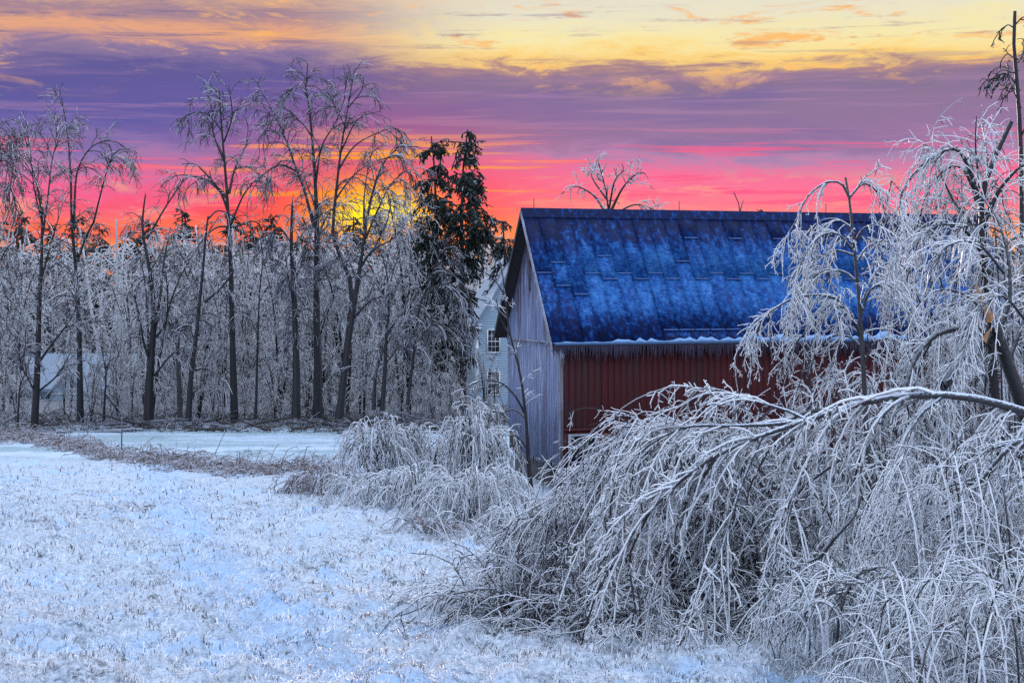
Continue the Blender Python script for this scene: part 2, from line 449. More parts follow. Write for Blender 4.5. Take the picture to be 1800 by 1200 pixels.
def mat_plain(name, colr, rough=0.6, var=0.25, scale=3.0, metal=0.0):
    m, n, b, out = material(name)
    pos = n.new('ShaderNodeNewGeometry').outputs['Position']
    f = n.noise(pos, scale, 5, 0.65)
    c = n.mix(f, tuple(q * (1 - var) for q in colr[:3]) + (1,), tuple(min(1, q * (1 + var)) for q in colr[:3]) + (1,))
    n.put(b.inputs['Base Color'], c)
    b.inputs['Roughness'].default_value = rough
    b.inputs['Metallic'].default_value = metal
    return m
SNOW = mat_plain('settled snow', (0.78, 0.85, 0.95), 0.6, 0.08, 6)
ROOFSNOW = mat_plain('blue tinged ice along the eave', (0.14, 0.28, 0.50), 0.35, 0.3, 5)
LAPRIME = mat_plain('rime on the sheet laps', (0.010, 0.058, 0.21), 0.5, 0.95, 3.5)
DARKWOOD = mat_plain('dark old timber', (0.022, 0.018, 0.02), 0.8, 0.4, 8)
STONE = mat_plain('dark foundation stone', (0.055, 0.052, 0.055), 0.85, 0.5, 3)
GLASS = mat_plain('dark window glass', (0.02, 0.022, 0.028), 0.12, 0.3, 2)
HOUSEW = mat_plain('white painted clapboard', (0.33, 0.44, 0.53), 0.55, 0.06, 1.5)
HOUSET = mat_plain('white window trim', (0.72, 0.76, 0.80), 0.5, 0.05, 3)
ROOFGREY = mat_plain('rimed grey roof shingles', (0.25, 0.30, 0.37), 0.7, 0.25, 4)
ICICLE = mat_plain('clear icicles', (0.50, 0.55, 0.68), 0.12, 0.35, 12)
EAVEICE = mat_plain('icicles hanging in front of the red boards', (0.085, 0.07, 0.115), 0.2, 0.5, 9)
POLE = mat_plain('weathered utility pole', (0.05, 0.045, 0.045), 0.8, 0.3, 2)
RAWWOOD = mat_plain('freshly split wood', (0.42, 0.20, 0.085), 0.7, 0.5, 14)

# ------------------------------------------------------------------ branch machinery
def smooth_path(pts, K):
    p = np.asarray(pts, float)
    if len(p) == 2:
        t = np.linspace(0, 1, K)[:, None]
        return p[0] * (1 - t) + p[1] * t
    q = np.vstack([2 * p[0] - p[1], p, 2 * p[-1] - p[-2]])
    seg = np.linalg.norm(np.diff(p, axis=0), axis=1)
    cum = np.concatenate([[0], np.cumsum(seg)])
    out = []
    for s in np.linspace(0, cum[-1], K):
        i = min(np.searchsorted(cum, s, 'right') - 1, len(seg) - 1)
        t = (s - cum[i]) / max(seg[i], 1e-9)
        a, b, c, d = q[i], q[i + 1], q[i + 2], q[i + 3]
        out.append(.5 * ((2 * b) + (-a + c) * t + (2 * a - 5 * b + 4 * c - d) * t * t + (-a + 3 * b - 3 * c + d) * t ** 3))
    return np.array(out)

def unit(v):
    return v / np.maximum(np.linalg.norm(v, axis=-1, keepdims=True), 1e-9)

def tubes(batches, sides):
    """batches of (pts (N,K,3), rad (N,K)) -> verts, quads"""
    VV, QQ, base = [], [], 0
    for (pts, rad), s in zip(batches, sides):
        n_, K = rad.shape
        if n_ == 0: continue
        t = np.empty_like(pts)
        t[:, 1:-1] = pts[:, 2:] - pts[:, :-2]; t[:, 0] = pts[:, 1] - pts[:, 0]; t[:, -1] = pts[:, -1] - pts[:, -2]
        t = unit(t)
        ref = np.cross(t[:, 0], np.array([0, 0, 1.0]))
        bad = np.linalg.norm(ref, axis=1) < .05
        ref[bad] = np.array([1.0, 0, 0])
        ref = unit(ref)[:, None, :]
        nrm = unit(ref - (ref * t).sum(-1, keepdims=True) * t)
        bi = np.cross(t, nrm)
        ang = np.arange(s) * 2 * math.pi / s + .3
        off = nrm[:, :, None, :] * np.cos(ang)[None, None, :, None] + bi[:, :, None, :] * np.sin(ang)[None, None, :, None]
        V = pts[:, :, None, :] + off * rad[:, :, None, None]
        VV.append(V.reshape(-1, 3))
        i = np.arange(n_)[:, None, None] * K * s + np.arange(K - 1)[None, :, None] * s + np.arange(s)[None, None, :]
        j = np.arange(n_)[:, None, None] * K * s + np.arange(K - 1)[None, :, None] * s + ((np.arange(s) + 1) % s)[None, None, :]
        Q = np.stack([i, j, j + s, i + s], -1).reshape(-1, 4) + base
        QQ.append(Q); base += n_ * K * s
    return np.vstack(VV), np.vstack(QQ)

def tube_obj(name, batches, sides, mat, parent=None, origin=None, kind=None):
    V, Q = tubes(batches, sides)
    return link(name, mesh_from(name, V, Q, 4, mat, True, origin), parent, kind)

def grow(rng, P0, D0, L, r0, r1, K, droop=0.0, wander=0.1, floor=True):
    n_ = len(P0)
    pts = np.empty((n_, K + 1, 3)); pts[:, 0] = P0
    d = unit(D0.copy())
    st = (L / K)[:, None]
    dr = np.broadcast_to(np.asarray(droop, float), (n_,))
    for k in range(K):
        d = d + rng.normal(0, wander, (n_, 3))
        d[:, 2] -= dr / K
        d = unit(d)
        pts[:, k + 1] = pts[:, k] + d * st
    if floor:
        pts[:, 1:, 2] = np.maximum(pts[:, 1:, 2], gz(pts[:, 1:, 0], pts[:, 1:, 1]) + .02 + rng.random(pts[:, 1:, 2].shape) * .05)
    tt = np.linspace(0, 1, K + 1)[None]
    rad = np.asarray(r0).reshape(-1, 1) * (1 - tt) + np.asarray(r1).reshape(-1, 1) * tt
    return pts, np.broadcast_to(rad, (n_, K + 1)).copy()

def spawn(rng, pts, rad, dens, t0=0.1, t1=1.0, ang=(0.5, 1.1), bias=(0, 0, 0)):
    """children along polylines: dens per metre. returns P, D, parent length, t, parent radius"""
    seg = np.linalg.norm(np.diff(pts, axis=1), axis=2)
    L = seg.sum(1)
    cnt = rng.poisson(dens * L * (t1 - t0))
    idx = np.repeat(np.arange(len(pts)), cnt)
    n_ = len(idx)
    if n_ == 0:
        z = np.zeros((0, 3)); return z, z, np.zeros(0), np.zeros(0), np.zeros(0)
    t = rng.uniform(t0, t1, n_)
    K = pts.shape[1] - 1
    f = np.minimum(t * K, K - 1e-6); i = f.astype(int); w = (f - i)[:, None]
    a, b = pts[idx, i], pts[idx, i + 1]
    pos = a * (1 - w) + b * w
    tg = unit(b - a)
    rv = unit(rng.normal(0, 1, (n_, 3)))
    pv = unit(rv - (rv * tg).sum(1, keepdims=True) * tg)
    an = rng.uniform(*ang, n_)[:, None]
    D = tg * np.cos(an) + pv * np.sin(an) + np.asarray(bias)
    return pos, unit(D), L[idx], t, rad[idx, i]

def foliage(rng, paths, spec, sides=None):
    """paths: list of (pts,rad) groups; spec: list of dicts per level. returns twig batches"""
    cur = paths; outb, outs = [], []
    for lv, s in enumerate(spec):
        nxt = []
        for pts, rad in cur:
            p, d, L, t, pr = spawn(rng, pts, rad, s['dens'], s.get('t0', .1), s.get('t1', 1.), s.get('ang', (.5, 1.1)), s.get('bias', (0, 0, 0)))
            if len(p) == 0: continue
            ln = rng.uniform(*s['len'], len(p)) * (1 - s.get('taper', 0.4) * t)
            r0 = np.minimum(s['r'][0] * rng.uniform(.75, 1.25, len(p)), np.maximum(pr * .9, s['r'][1]))
            g = grow(rng, p, d, ln, r0, np.full(len(p), s['r'][1]), s['K'], s.get('droop', 0) * rng.uniform(.5, 1.5, len(p)), s.get('wander', .12), s.get('floor', True))
            nxt.append(g); outb.append(g); outs.append(s.get('sides', 3))
        cur = nxt
    return outb, outs

def limb_path(px_pts, Y, rng=None, K=14, depth=0.0):
    """traced limb: (px, py[, dY]) -> smooth world polyline with its own depth"""
    pts = []
    n_ = len(px_pts)
    for i, q in enumerate(px_pts):
        dy = q[2] if len(q) > 2 else depth * (i / max(1, n_ - 1)) ** 1.3
        pts.append(P(q[0], q[1], Y + dy))
    return smooth_path(pts, K)

def taper(K, r0, r1, pw=0.7):
    return r0 + (r1 - r0) * np.linspace(0, 1, K) ** pw

def plant(name, label, cat, Y, limbs, spec, seed, bark, ice, group=None, base=None, lsides=7, K=14, extra=None, first='trunk', rest='limb', rough=0.0, crown_from=0):
    """a tree or shrub: first limb is the trunk, the others are limbs, all twigs make the crown.
    limbs: list of (pixel points, r0 px, r1 px, depth drift m)"""
    rng = np.random.default_rng(seed)
    paths = []
    for i, (pp, a, b, dep) in enumerate(limbs):
        w = limb_path(pp, Y, rng, K, dep)
        if rough:
            w[1:-1] += rng.normal(0, rough, (K - 2, 3))
        rr = taper(K, a * Y / F, b * Y / F)
        paths.append((w[None], rr[None]))
    org = paths[0][0][0][0] if base is None else np.asarray(base, float)
    root = thing(name, label, cat, org, group=group)
    for i, pr in enumerate(paths):
        tube_obj(first if i == 0 else rest, [pr], [lsides if i == 0 else 5], bark, root, org)
    src = paths[crown_from:]
    b, s = foliage(rng, src, spec)
    if extra:
        eb, es = extra(rng, paths); b += eb; s += es
    if b:
        tube_obj('crown', b, s, ice, root, org)
    return root

# ------------------------------------------------------------------ ground
def build_ground():
    ys = np.concatenate([np.linspace(-40, 5, 14), np.geomspace(6, 100, 230), np.geomspace(104, 3500, 24)])
    us = np.concatenate([[-12, -6, -3, -1.5, -.8, -.55], np.linspace(-.42, .42, 160), [.55, .8, 1.5, 3, 6, 12]])
    X = us[None, :] * np.maximum(np.abs(ys), 12)[:, None]
    Yg = np.repeat(ys[:, None], len(us), 1)
    Z = gz(X, Yg)
    V = np.stack([X, Yg, Z], -1).reshape(-1, 3)
    nY, nX = len(ys), len(us)
    i = (np.arange(nY - 1)[:, None] * nX + np.arange(nX - 1)[None]).reshape(-1)
    Q = np.stack([i, i + 1, i + nX + 1, i + nX], -1)
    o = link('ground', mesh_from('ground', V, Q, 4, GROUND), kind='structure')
    o['label'] = 'frosted sloping field running down to the barn and the woods'
build_ground()

def build_grass():
    rng = np.random.default_rng(11)
    # roots evenly spread over the picture of the field, so near tufts are dense and far ones thin out
    n_ = 150000
    inv = rng.uniform(1 / 70.0, 1 / 9.5, n_)
    y = 1 / inv
    x = rng.uniform(-.36, .36, n_) * y
    keep = ~((x > 0.0) & (y > 24))
    x, y = x[keep], y[keep]
    # clumps
    cx = x + rng.normal(0, .10, len(x)); cy = y + rng.normal(0, .10, len(x))
    clump = (np.sin(x * 3.1 + 2.3 * np.sin(y * 1.7) + np.sin(y * .6) * 3) * np.sin(y * 2.9 + 2 * np.sin(x * 1.3)) > -.25) | (rng.random(len(x)) < .45)
    x, y = cx[clump], cy[clump]
    n_ = len(x)
    z = gz(x, y)
    h = rng.uniform(.03, .10, n_) * np.clip(y / 20, .8, 2.4)
    w = rng.uniform(.003, .007, n_) * np.clip(y / 14, .9, 4.5)
    a = rng.uniform(0, 6.283, n_); lean = rng.uniform(.5, 2.4, n_)
    dx, dy = np.cos(a), np.sin(a)
    px, py = -dy * w, dx * w
    b0 = np.stack([x - px, y - py, z - .01], -1); b1 = np.stack([x + px, y + py, z - .01], -1)
    mx = h * .55 * lean * .5; 
    m0 = np.stack([x + dx * mx - px * .8, y + dy * mx - py * .8, z + h * .62], -1)
    m1 = np.stack([x + dx * mx + px * .8, y + dy * mx + py * .8, z + h * .62], -1)
    tp = np.stack([x + dx * h * lean, y + dy * h * lean, z + h * (1.0 - .28 * lean)], -1)
    V = np.stack([b0, b1, m1, m0, tp], 1).reshape(-1, 3)
    i = np.arange(n_) * 5
    T = np.concatenate([np.stack([i, i + 1, i + 2], -1), np.stack([i, i + 2, i + 3], -1), np.stack([i + 3, i + 2, i + 4], -1)])
    o = link('frosted_grass', mesh_from('frosted_grass', V, T, 3, BLADE), kind='stuff')
    tag(o, 'short matted grass blades white with frost across the near field', 'grass')
build_grass()

# ------------------------------------------------------------------ barn
BARN_LOC = np.array([1.76, 60.0, 0.0]); BARN_RZ = math.atan2(.319, .948)
def build_barn():
    rng = random.Random(5)
    root = thing('barn', 'old red barn with a steep blue metal roof and grey gable end', 'barn', BARN_LOC, BARN_RZ)
    W, LEN, OV = 6.1, 19.5, 0.35
    ZE, ZR = 5.25, 10.19                       # roof edge and ridge
    YM = W / 2
    sl = (ZR - ZE) / (YM + OV)
    roofz = lambda yy: ZR - abs(yy - YM) * sl
    ZB = 0.88                                  # lower end of the siding
    # foundation and sill
    link('foundation', boxes_mesh('foundation', [((.25, LEN - .2), (.25, .55), (-.8, .86)), ((.25, .55), (1.9, W - .2), (-.8, .86)), ((LEN - .5, LEN - .2), (.55, W - .2), (-.8, .86)), ((.55, LEN - .5), (W - .5, W - .2), (-.8, .86))], STONE), root)
    link('inner_frame', boxes_mesh('inner_frame', [((.06, LEN), (.10, .24), (.86, 5.4)), ((.10, .24), (.26, W - .1), (.86, 5.4)), ((LEN - .2, LEN - .06), (.26, W - .1), (.86, 5.4)), ((.06, LEN), (W - .24, W - .10), (.86, 5.4))], DARKWOOD), root)
    # front boards: one shared mesh, each with its own offset
    fw = link('front_wall', boxes_mesh('front_wall', [((.08, LEN - .02), (.062, .095), (.9, 5.6))], DARKWOOD), root)
    bw = 0.254
    bm_ = boxes_mesh('board', [((0, bw - .012), (0, .028), (0, 1))], RED)
    nb = int(LEN / bw)
    WX0, WX1, WZ0, WZ1 = .42, 1.35, .95, 1.85
    for i in range(nb):
        x = .10 + i * bw
        z1 = 5.62
        zmid = 2.1 + rng.uniform(-.004, .004)
        for (za, zb, yo) in ((zmid, z1, .012), (ZB + rng.uniform(-.04, .04), zmid - .012, .03)):
            if zb < 2.2 and x + bw > WX0 and x < WX1:
                za = WZ1 + .05
            o = link('board', bm_, fw)
            o.location = (x, yo + rng.uniform(-.008, .006), za); o.scale = (1, 1, zb - za)
    rail = link('rail', boxes_mesh('rail', [((.10, 3.6), (-.03, .0), (2.06, 2.14))], RED), fw)
    # small window low in the front wall
    win = link('window', boxes_mesh('window', [((WX0, WX1), (.06, .09), (WZ0, WZ1))], GLASS), root)
    link('frame', boxes_mesh('frame', [((WX0 - .11, WX0), (-.02, .06), (WZ0 - .06, WZ1 + .1)), ((WX1, WX1 + .1), (-.02, .06), (WZ0 - .06, WZ1 + .1)), ((WX0, WX1), (-.02, .06), (WZ1 + .002, WZ1 + .1)), ((WX0, WX1), (-.02, .06), (WZ0 - .08, WZ0)), ((.5 * (WX0 + WX1) - .02, .5 * (WX0 + WX1) + .02), (0, .055), (WZ0, WZ1))], TRIM), win)
    # gable boards, upper ones lapping over the lower ones
    gw = link('gable_wall', prism('gable_wall', [(.1, .92), (W - .1, .92), (W - .1, roofz(W - .1) - .16), (YM, ZR - .2), (.1, roofz(.1) - .16)], 0, .055, .095, DARKWOOD), root)
    ng = 25; gb = W / ng
    for i in range(ng):
        y0, y1 = i * gb + .006, (i + 1) * gb - .006
        zb = ZB + rng.uniform(-.05, .04) + (.35 if i > 17 else 0) + (.06 * (i - 17) if i > 17 else 0)
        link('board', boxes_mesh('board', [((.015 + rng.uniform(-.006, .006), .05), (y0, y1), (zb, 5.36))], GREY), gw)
        ya, yb = y0, y1
        ztop = lambda yy: roofz(yy) - .14
        xo = -.02 + rng.uniform(-.006, .006)
        zbot = 5.30 + rng.uniform(-.03, .01)
        poly = [(ya, zbot), (yb, zbot), (yb, ztop(yb)), (ya, ztop(ya))]
        if ya < YM < yb:
            poly = [(ya, zbot), (yb, zbot), (yb, ztop(yb)), (YM, ztop(YM)), (ya, ztop(ya))]
        if i in (13,):                        # the tall vent slot beside the peak
            cut = 7.15
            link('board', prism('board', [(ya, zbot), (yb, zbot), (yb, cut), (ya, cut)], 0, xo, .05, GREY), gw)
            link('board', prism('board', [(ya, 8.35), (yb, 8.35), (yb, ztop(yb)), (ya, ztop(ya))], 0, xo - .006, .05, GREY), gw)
        else:
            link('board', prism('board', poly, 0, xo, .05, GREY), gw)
    link('ledge', boxes_mesh('ledge', [((-.05, .012), (.02, W - .02), (5.24, 5.292))], TRIM), gw)
    link('corner_board', boxes_mesh('corner_board', [((-.03, .10), (-.035, -.006), (ZB - .05, 5.6)), ((-.03, -.002), (-.006, .10), (ZB - .05, 5.22))], TRIM), root)
    # roof: a deck with metal sheets lying on it
    x0, x1 = -.45, LEN + .45
    th = .10
    deck_poly = [(-OV, ZE - .02), (YM, ZR - .02), (W + .25, roofz(W + .25) - .02), (W + .25, roofz(W + .25) - .02 - th), (YM, ZR - .02 - th * 1.3), (-OV, ZE - .02 - th)]
    roof = link('roof', prism('roof', deck_poly, 0, x0, x1, DARKWOOD), root)
    S = math.hypot(YM + OV, ZR - ZE)
    uy, uz = (YM + OV) / S, (ZR - ZE) / S
    pw = .64
    pitch = math.atan2(uz, uy)
    nP = int((x1 - x0) / pw) + 1
    def sheet(length):
        me = boxes_mesh('roof_panel', [((.0, pw - .002), (0, length), (0, .010)), ((.0, .020), (.0, length), (.0102, .022)), ((.036, pw - .01), (.012, .075), (.0102, .026))], ROOF)
        me.materials.append(LAPRIME)          # rime caught on the lower lap of the sheet
        for p_ in list(me.polygons)[12:]: p_.material_index = 1
        return me
    kinds = {}
    for i in range(nP):
        xx = x0 + i * pw
        s1 = 3.08 if i % 2 else 2.82
        if i in (1, 2, 9): s1 += rng.uniform(-.9, .6)
        if i == 0: s1 = 3.1
        cuts = [0, s1, S]
        if 7 <= i <= 11: cuts = [0, .52, s1, S]
        if i in (10, 13, 16, 19): cuts = cuts[:-1] + [4.75, S]
        if i in (1, 4): cuts = cuts[:-1] + [s1 + 1.05, S]
        for j in range(len(cuts) - 1):
            a, b = cuts[j], cuts[j + 1] + (.05 if j < len(cuts) - 2 else 0)
            key = round(b - a, 2)
            if key not in kinds: kinds[key] = sheet(b - a)
            o = link('roof_panel', kinds[key], roof)
            lift = .004 + .012 * j + rng.uniform(0, .006)
            o.location = (xx + rng.uniform(-.004, .004), -OV + uy * a - uz * lift, ZE - .02 + uz * a + uy * lift)
            o.rotation_euler = (pitch - rng.uniform(.0, .004) * (1 if j == 0 else .4), 0, rng.uniform(-.002, .002))
    # rear slope, one sheet
    rp = prism('rear_sheet', [(YM + .03, ZR - .015), (W + .27, roofz(W + .27) - .012), (W + .27, roofz(W + .27) + .03), (YM + .03, ZR + .03)], 0, x0, x1, ROOF)
    link('rear_sheet', rp, roof)
    cap = prism('ridge_cap', [(YM - .22, ZR - .22 * sl + .10), (YM, ZR + .13), (YM + .22, ZR - .22 * sl + .10), (YM + .22, ZR - .22 * sl + .06), (YM, ZR + .09), (YM - .22, ZR - .22 * sl + .06)], 0, x0 - .02, x1 + .02, ROOF)
    link('ridge_cap', cap, roof)
    # rake boards on the gable edge: pale front one, dark rear one
    def rake(ya, yb, m):
        za, zb = roofz(ya), roofz(yb)
        return prism('rake_board', [(ya, za + .035), (yb, zb + .035), (yb, zb - .20), (ya, za - .20)], 0, x0 - .045, x0 - .004, m)
    link('rake_board', rake(-OV - .02, YM, TRIM), roof)
    link('rake_board', rake(YM + .001, W + .27, DARKWOOD), roof)
    # snow lip along the eave, thicker towards the right
    V, Q = [], []
    nn = 90
    r2 = np.random.default_rng(4)
    for k in range(nn + 1):
        xx = x0 + .1 + (x1 - x0 - .2) * k / nn
        wd = (.03 + .19 * min(1, k / 32)) * (1 + .5 * math.sin(k * .9) * math.sin(k * .37 + 1)) * (1 + .35 * r2.normal())
        wd = max(.03, wd); h = .035 + .03 * min(1, k / 30)
        for s_, u_ in ((-.02, -.02), (.0, h + .06), (wd * .6, h + .06), (wd, .055)):
            V.append((xx, -OV + uy * s_ - uz * u_, ZE - .02 + uz * s_ + uy * u_))
    for k in range(nn):
        for j in range(3):
            a = k * 4 + j
            Q.append((a, a + 4, a + 5, a + 1))
    link('eave_snow', mesh_from('eave_snow', V, Q, 4, ROOFSNOW), roof)
    # icicles
    def icicles(name, rows, mat, parent):
        bt = []
        for (A, B, n_, l0, l1, r_) in rows:
            t = r2.random(n_)[:, None]
            p = np.array(A) * (1 - t) + np.array(B) * t + r2.normal(0, .012, (n_, 3)) * np.array([1, 1, .2])
            L = r2.uniform(l0, l1, n_) * (.6 + .8 * r2.random(n_))
            pts = np.stack([p, p - np.stack([0 * L, 0 * L, L * .55], -1), p - np.stack([0 * L, 0 * L, L], -1)], 1)
            rad = np.stack([np.full(n_, r_), np.full(n_, r_ * .7), np.full(n_, r_ * .12)], 1) * r2.uniform(.6, 1.3, (n_, 1))
            bt.append((pts, rad))
        tube_obj(name, bt, [3] * len(bt), mat, parent, kind='stuff')
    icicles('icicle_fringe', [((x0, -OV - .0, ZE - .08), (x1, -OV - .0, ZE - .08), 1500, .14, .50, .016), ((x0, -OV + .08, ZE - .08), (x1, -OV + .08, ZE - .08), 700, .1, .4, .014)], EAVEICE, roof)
    icicles('gable_icicles', [((-.03, .05, 5.25), (-.03, W - .05, 5.25), 140, .03, .16, .012), ((.03, .05, ZB), (.03, 4.3, ZB), 110, .04, .22, .012), ((x0, -OV + .05, ZE - .15), (x0 + .5, -OV + .05, ZE - .15), 60, .1, .45, .016)], ICICLE, root)
    # lightning rods
    for xx in (.05, 10.3 - 4.2, 12.6):
        link('lightning_rod', tube_obj_mesh([((xx, YM, ZR + .1), (xx, YM, ZR + .48))], .014), root)
def tube_obj_mesh(segs, r, mat=None, K=3, sides=6):
    b = [(np.array([np.linspace(a, c, K)]), np.full((1, K), r)) for a, c in segs]
    V, Q = tubes(b, [sides] * len(b))
    return mesh_from('rod', V, Q, 4, mat or DARKWOOD)
build_barn()

# ------------------------------------------------------------------ houses and pole
def sash(parent, x0, x1, z0, z1, y, cols, rows, name='window'):
    w = link(name, boxes_mesh('pane', [((x0, x1), (y - .02, y - .008), (z0, z1))], GLASS), parent)
    t = .09
    fr = [((x0 - t, x0), (y - .07, y), (z0 - t, z1 + t)), ((x1, x1 + t), (y - .07, y), (z0 - t, z1 + t)), ((x0, x1), (y - .07, y), (z1 + .001, z1 + t + .04)), ((x0, x1), (y - .09, y), (z0 - t, z0))]
    link('frame', boxes_mesh('frame', fr, HOUSET), w)
    bars = []
    for i in range(1, cols):
        xx = x0 + (x1 - x0) * i / cols; bars.append(((xx - .014, xx + .014), (y - .036, y - .021), (z0, z1)))
    for i in range(1, rows):
        zz = z0 + (z1 - z0) * i / rows; q = .03 if i * 2 == rows else .014
        bars.append(((x0, x1), (y - .040, y - .0225), (zz - q, zz + q)))
    link('glazing_bars', boxes_mesh('glazing_bars', bars, HOUSET), w)

def build_white_house():
    Y = 115.0; k = Y / F
    bx = P(912, 735, Y)
    zg = float(gz(bx[0], Y))
    root = thing('white_house', 'tall white clapboard house half hidden behind the gable of the barn', 'house', (bx[0], Y, zg), R(8))
    hw = 2.95; ze = CAM_Z - 66 * k - zg; zp = ze + 4.6; dp = 9.0
    link('wall', prism('wall', [(-hw, -.3), (hw, -.3), (hw, ze), (0, zp), (-hw, ze)], 1, .05, dp, HOUSEW), root)
    nb = int(zp / .17)
    for i in range(nb):
        z0 = .1 + i * .17
        half = hw if z0 < ze else hw * max(0, (zp - z0) / (zp - ze))
        half2 = hw if z0 + .17 < ze else hw * max(0, (zp - z0 - .17) / (zp - ze))
        if half2 < .15: break
        me = bpy.data.meshes.new('clapboard')
        me.from_pydata([(-half, .01, z0), (half, .01, z0), (half2, .045, z0 + .165), (-half2, .045, z0 + .165), (-half, .05, z0), (half, .05, z0)], [], [(0, 1, 2, 3), (0, 4, 5, 1)])
        me.materials.append(HOUSEW)
        link('clapboard', me, root)
    q = 4.6 / hw
    for s in (-1, 1):
        rf = prism('roof', [(0, zp + .02), (s * (hw + .45), ze - .45 * q + .02), (s * (hw + .45), ze - .45 * q + .2), (0, zp + .22)], 1, -.35, dp + .3, ROOFGREY)
        link('roof', rf, root)
        link('cornice', boxes_mesh('cornice', [((s * hw - .28, s * hw + .28), (-.22, .0), (ze - .52, ze - .22)), ((s * hw - .36, s * hw + .36), (-.30, .0), (ze - .215, ze - .13))], HOUSET), root)
        link('corner_board', boxes_mesh('corner_board', [((s * hw - .12, s * hw + .12), (-.03, .008), (0, ze - .54))], HOUSET), root)
    for (cx, z0, z1) in ((-1.78, CAM_Z - 118 * k - zg, CAM_Z - 81 * k - zg), (-1.78, CAM_Z - 192 * k - zg, CAM_Z - 154 * k - zg), (1.6, CAM_Z - 118 * k - zg, CAM_Z - 81 * k - zg), (1.6, CAM_Z - 192 * k - zg, CAM_Z - 154 * k - zg)):
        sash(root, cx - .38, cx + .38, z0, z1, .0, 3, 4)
build_white_house()

def build_cottage():
    Y = 122.0; k = Y / F
    b = P(118, 745, Y); zg = float(gz(b[0], Y))
    root = thing('cottage', 'low white cottage with a snowy roof seen through the trunks at the far left', 'house', (b[0], Y, zg), 0)
    z = lambda py: CAM_Z + (500 - py) * k - zg
    xx = lambda px: (px - 118) * k
    # long main block with its roof slope facing the field
    link('wall', boxes_mesh('wall', [((xx(8), xx(205)), (3.0, 9.0), (-.3, z(690)))], HOUSEW), root)
    link('roof', prism('roof', [(2.5, z(692)), (6.0, z(632)), (9.5, z(692)), (9.5, z(687)), (6.0, z(627)), (2.5, z(687))], 0, xx(2), xx(212), ROOFGREY), root)
    # gabled wing in front
    wl, wr, we, wp = xx(88), xx(152), z(691), z(656)
    wing = link('gable_wing', prism('gable_wing', [(wl, -.3), (wr, -.3), (wr, we), ((wl + wr) / 2, wp), (wl, we)], 1, .0, 4.5, HOUSEW), root)
    for s in (-1, 1):
        c = (wl + wr) / 2; hw = (wr - wl) / 2; sl = (wp - we) / hw
        link('roof', prism('roof', [(c, wp + .02), (c + s * (hw + .3), we - .3 * sl + .02), (c + s * (hw + .3), we - .3 * sl + .16), (c, wp + .17)], 1, -.35, 5.2, ROOFGREY), wing)
    link('gable_trim', boxes_mesh('gable_trim', [((wl, wr), (-.06, -.005), (we - .12, we + .02))], HOUSET), wing)
    for (a, b_, c, d) in ((91, 96, 722, 708), (98, 107, 722, 707), (113, 121, 719, 708), (126, 133, 719, 708), (138, 146, 719, 708)):
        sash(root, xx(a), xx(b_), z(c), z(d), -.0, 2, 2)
    for (a, b_) in ((40, 50), (60, 68), (165, 175)):
        sash(root, xx(a), xx(b_), z(722), z(700), 3.0, 2, 2)
build_cottage()

def build_pole():
    Y = 94.0; k = Y / F
    b = P(317, 742, Y); zg = float(gz(b[0], Y))
    t = P(311, 556, Y)
    root = thing('utility_pole', 'dark utility pole with crossarms standing among the frosted trees', 'utility pole', (b[0], Y, zg))
    h = t[2] - zg; lx = t[0] - b[0]
    pts = np.array([np.linspace((0, 0, -.3), (lx, 0, h), 6)])
    tube_obj('pole', [(pts, taper(6, .16, .11)[None])], [8], POLE, root)
    for (py, wl, wr, s) in ((573, 297, 331, .085), (580, 298, 329, .05)):
        z = CAM_Z + (500 - py) * k - zg; xc = lx * z / h
        a = link('crossarm', boxes_mesh('crossarm', [((xc + (wl - 312) * k, xc + (wr - 312) * k), (-.26, -.12), (z - s, z + s))], POLE), root)
        for q in (wl + 2, wr - 2):
            tube_ = tube_obj_mesh([((xc + (q - 312) * k, -.19, z + s), (xc + (q - 312) * k, -.19, z + s + .18))], .05, POLE)
            link('insulator', tube_, a)
    z = CAM_Z + (500 - 573) * k - zg
    link('transformer', tube_obj_mesh([((-.45, -.34, z - .3), (-.45, -.34, z + .15))], .17, POLE, 3, 10), root)
build_pole()

def build_post():
    Y = 74.0
    b = P(214, 790, Y); zg = float(gz(b[0], Y)); t = P(215, 735, Y)
    root = thing('fence_post', 'thin lone metal post standing in the weed strip', 'post', (b[0], Y, zg))
    link('post', boxes_mesh('post', [((-.025, .025), (-.025, .025), (-.2, t[2] - zg))], mat_plain('galvanised post', (0.07, 0.08, 0.11), .4, .2)), root)
    link('cap', boxes_mesh('cap', [((-.035, .035), (-.035, .035), (t[2] - zg, t[2] - zg + .05))], ROOFGREY), root)
build_post()

# ------------------------------------------------------------------ tall trees at the edge of the wood
def tall_spec(s=1.0, droop=1.2, dens=1.0, up=.25, fine=1.0):
    return [dict(dens=2.3 * dens, len=(1.4 * s, 4.4 * s), r=(.034, .016), K=6, ang=(.35, .95), t0=.30, droop=droop, wander=.12, bias=(0, 0, up), taper=.5),
            dict(dens=2.6 * fine, len=(.7 * s, 2.0 * s), r=(.021, .013), K=3, ang=(.35, .9), t0=.12, droop=droop * .7, wander=.14, taper=.4),
            dict(dens=3.6 * fine, len=(.25, .8), r=(.014, .010), K=1, ang=(.4, 1.0), t0=.1, droop=.5, wander=.18, taper=.3)]

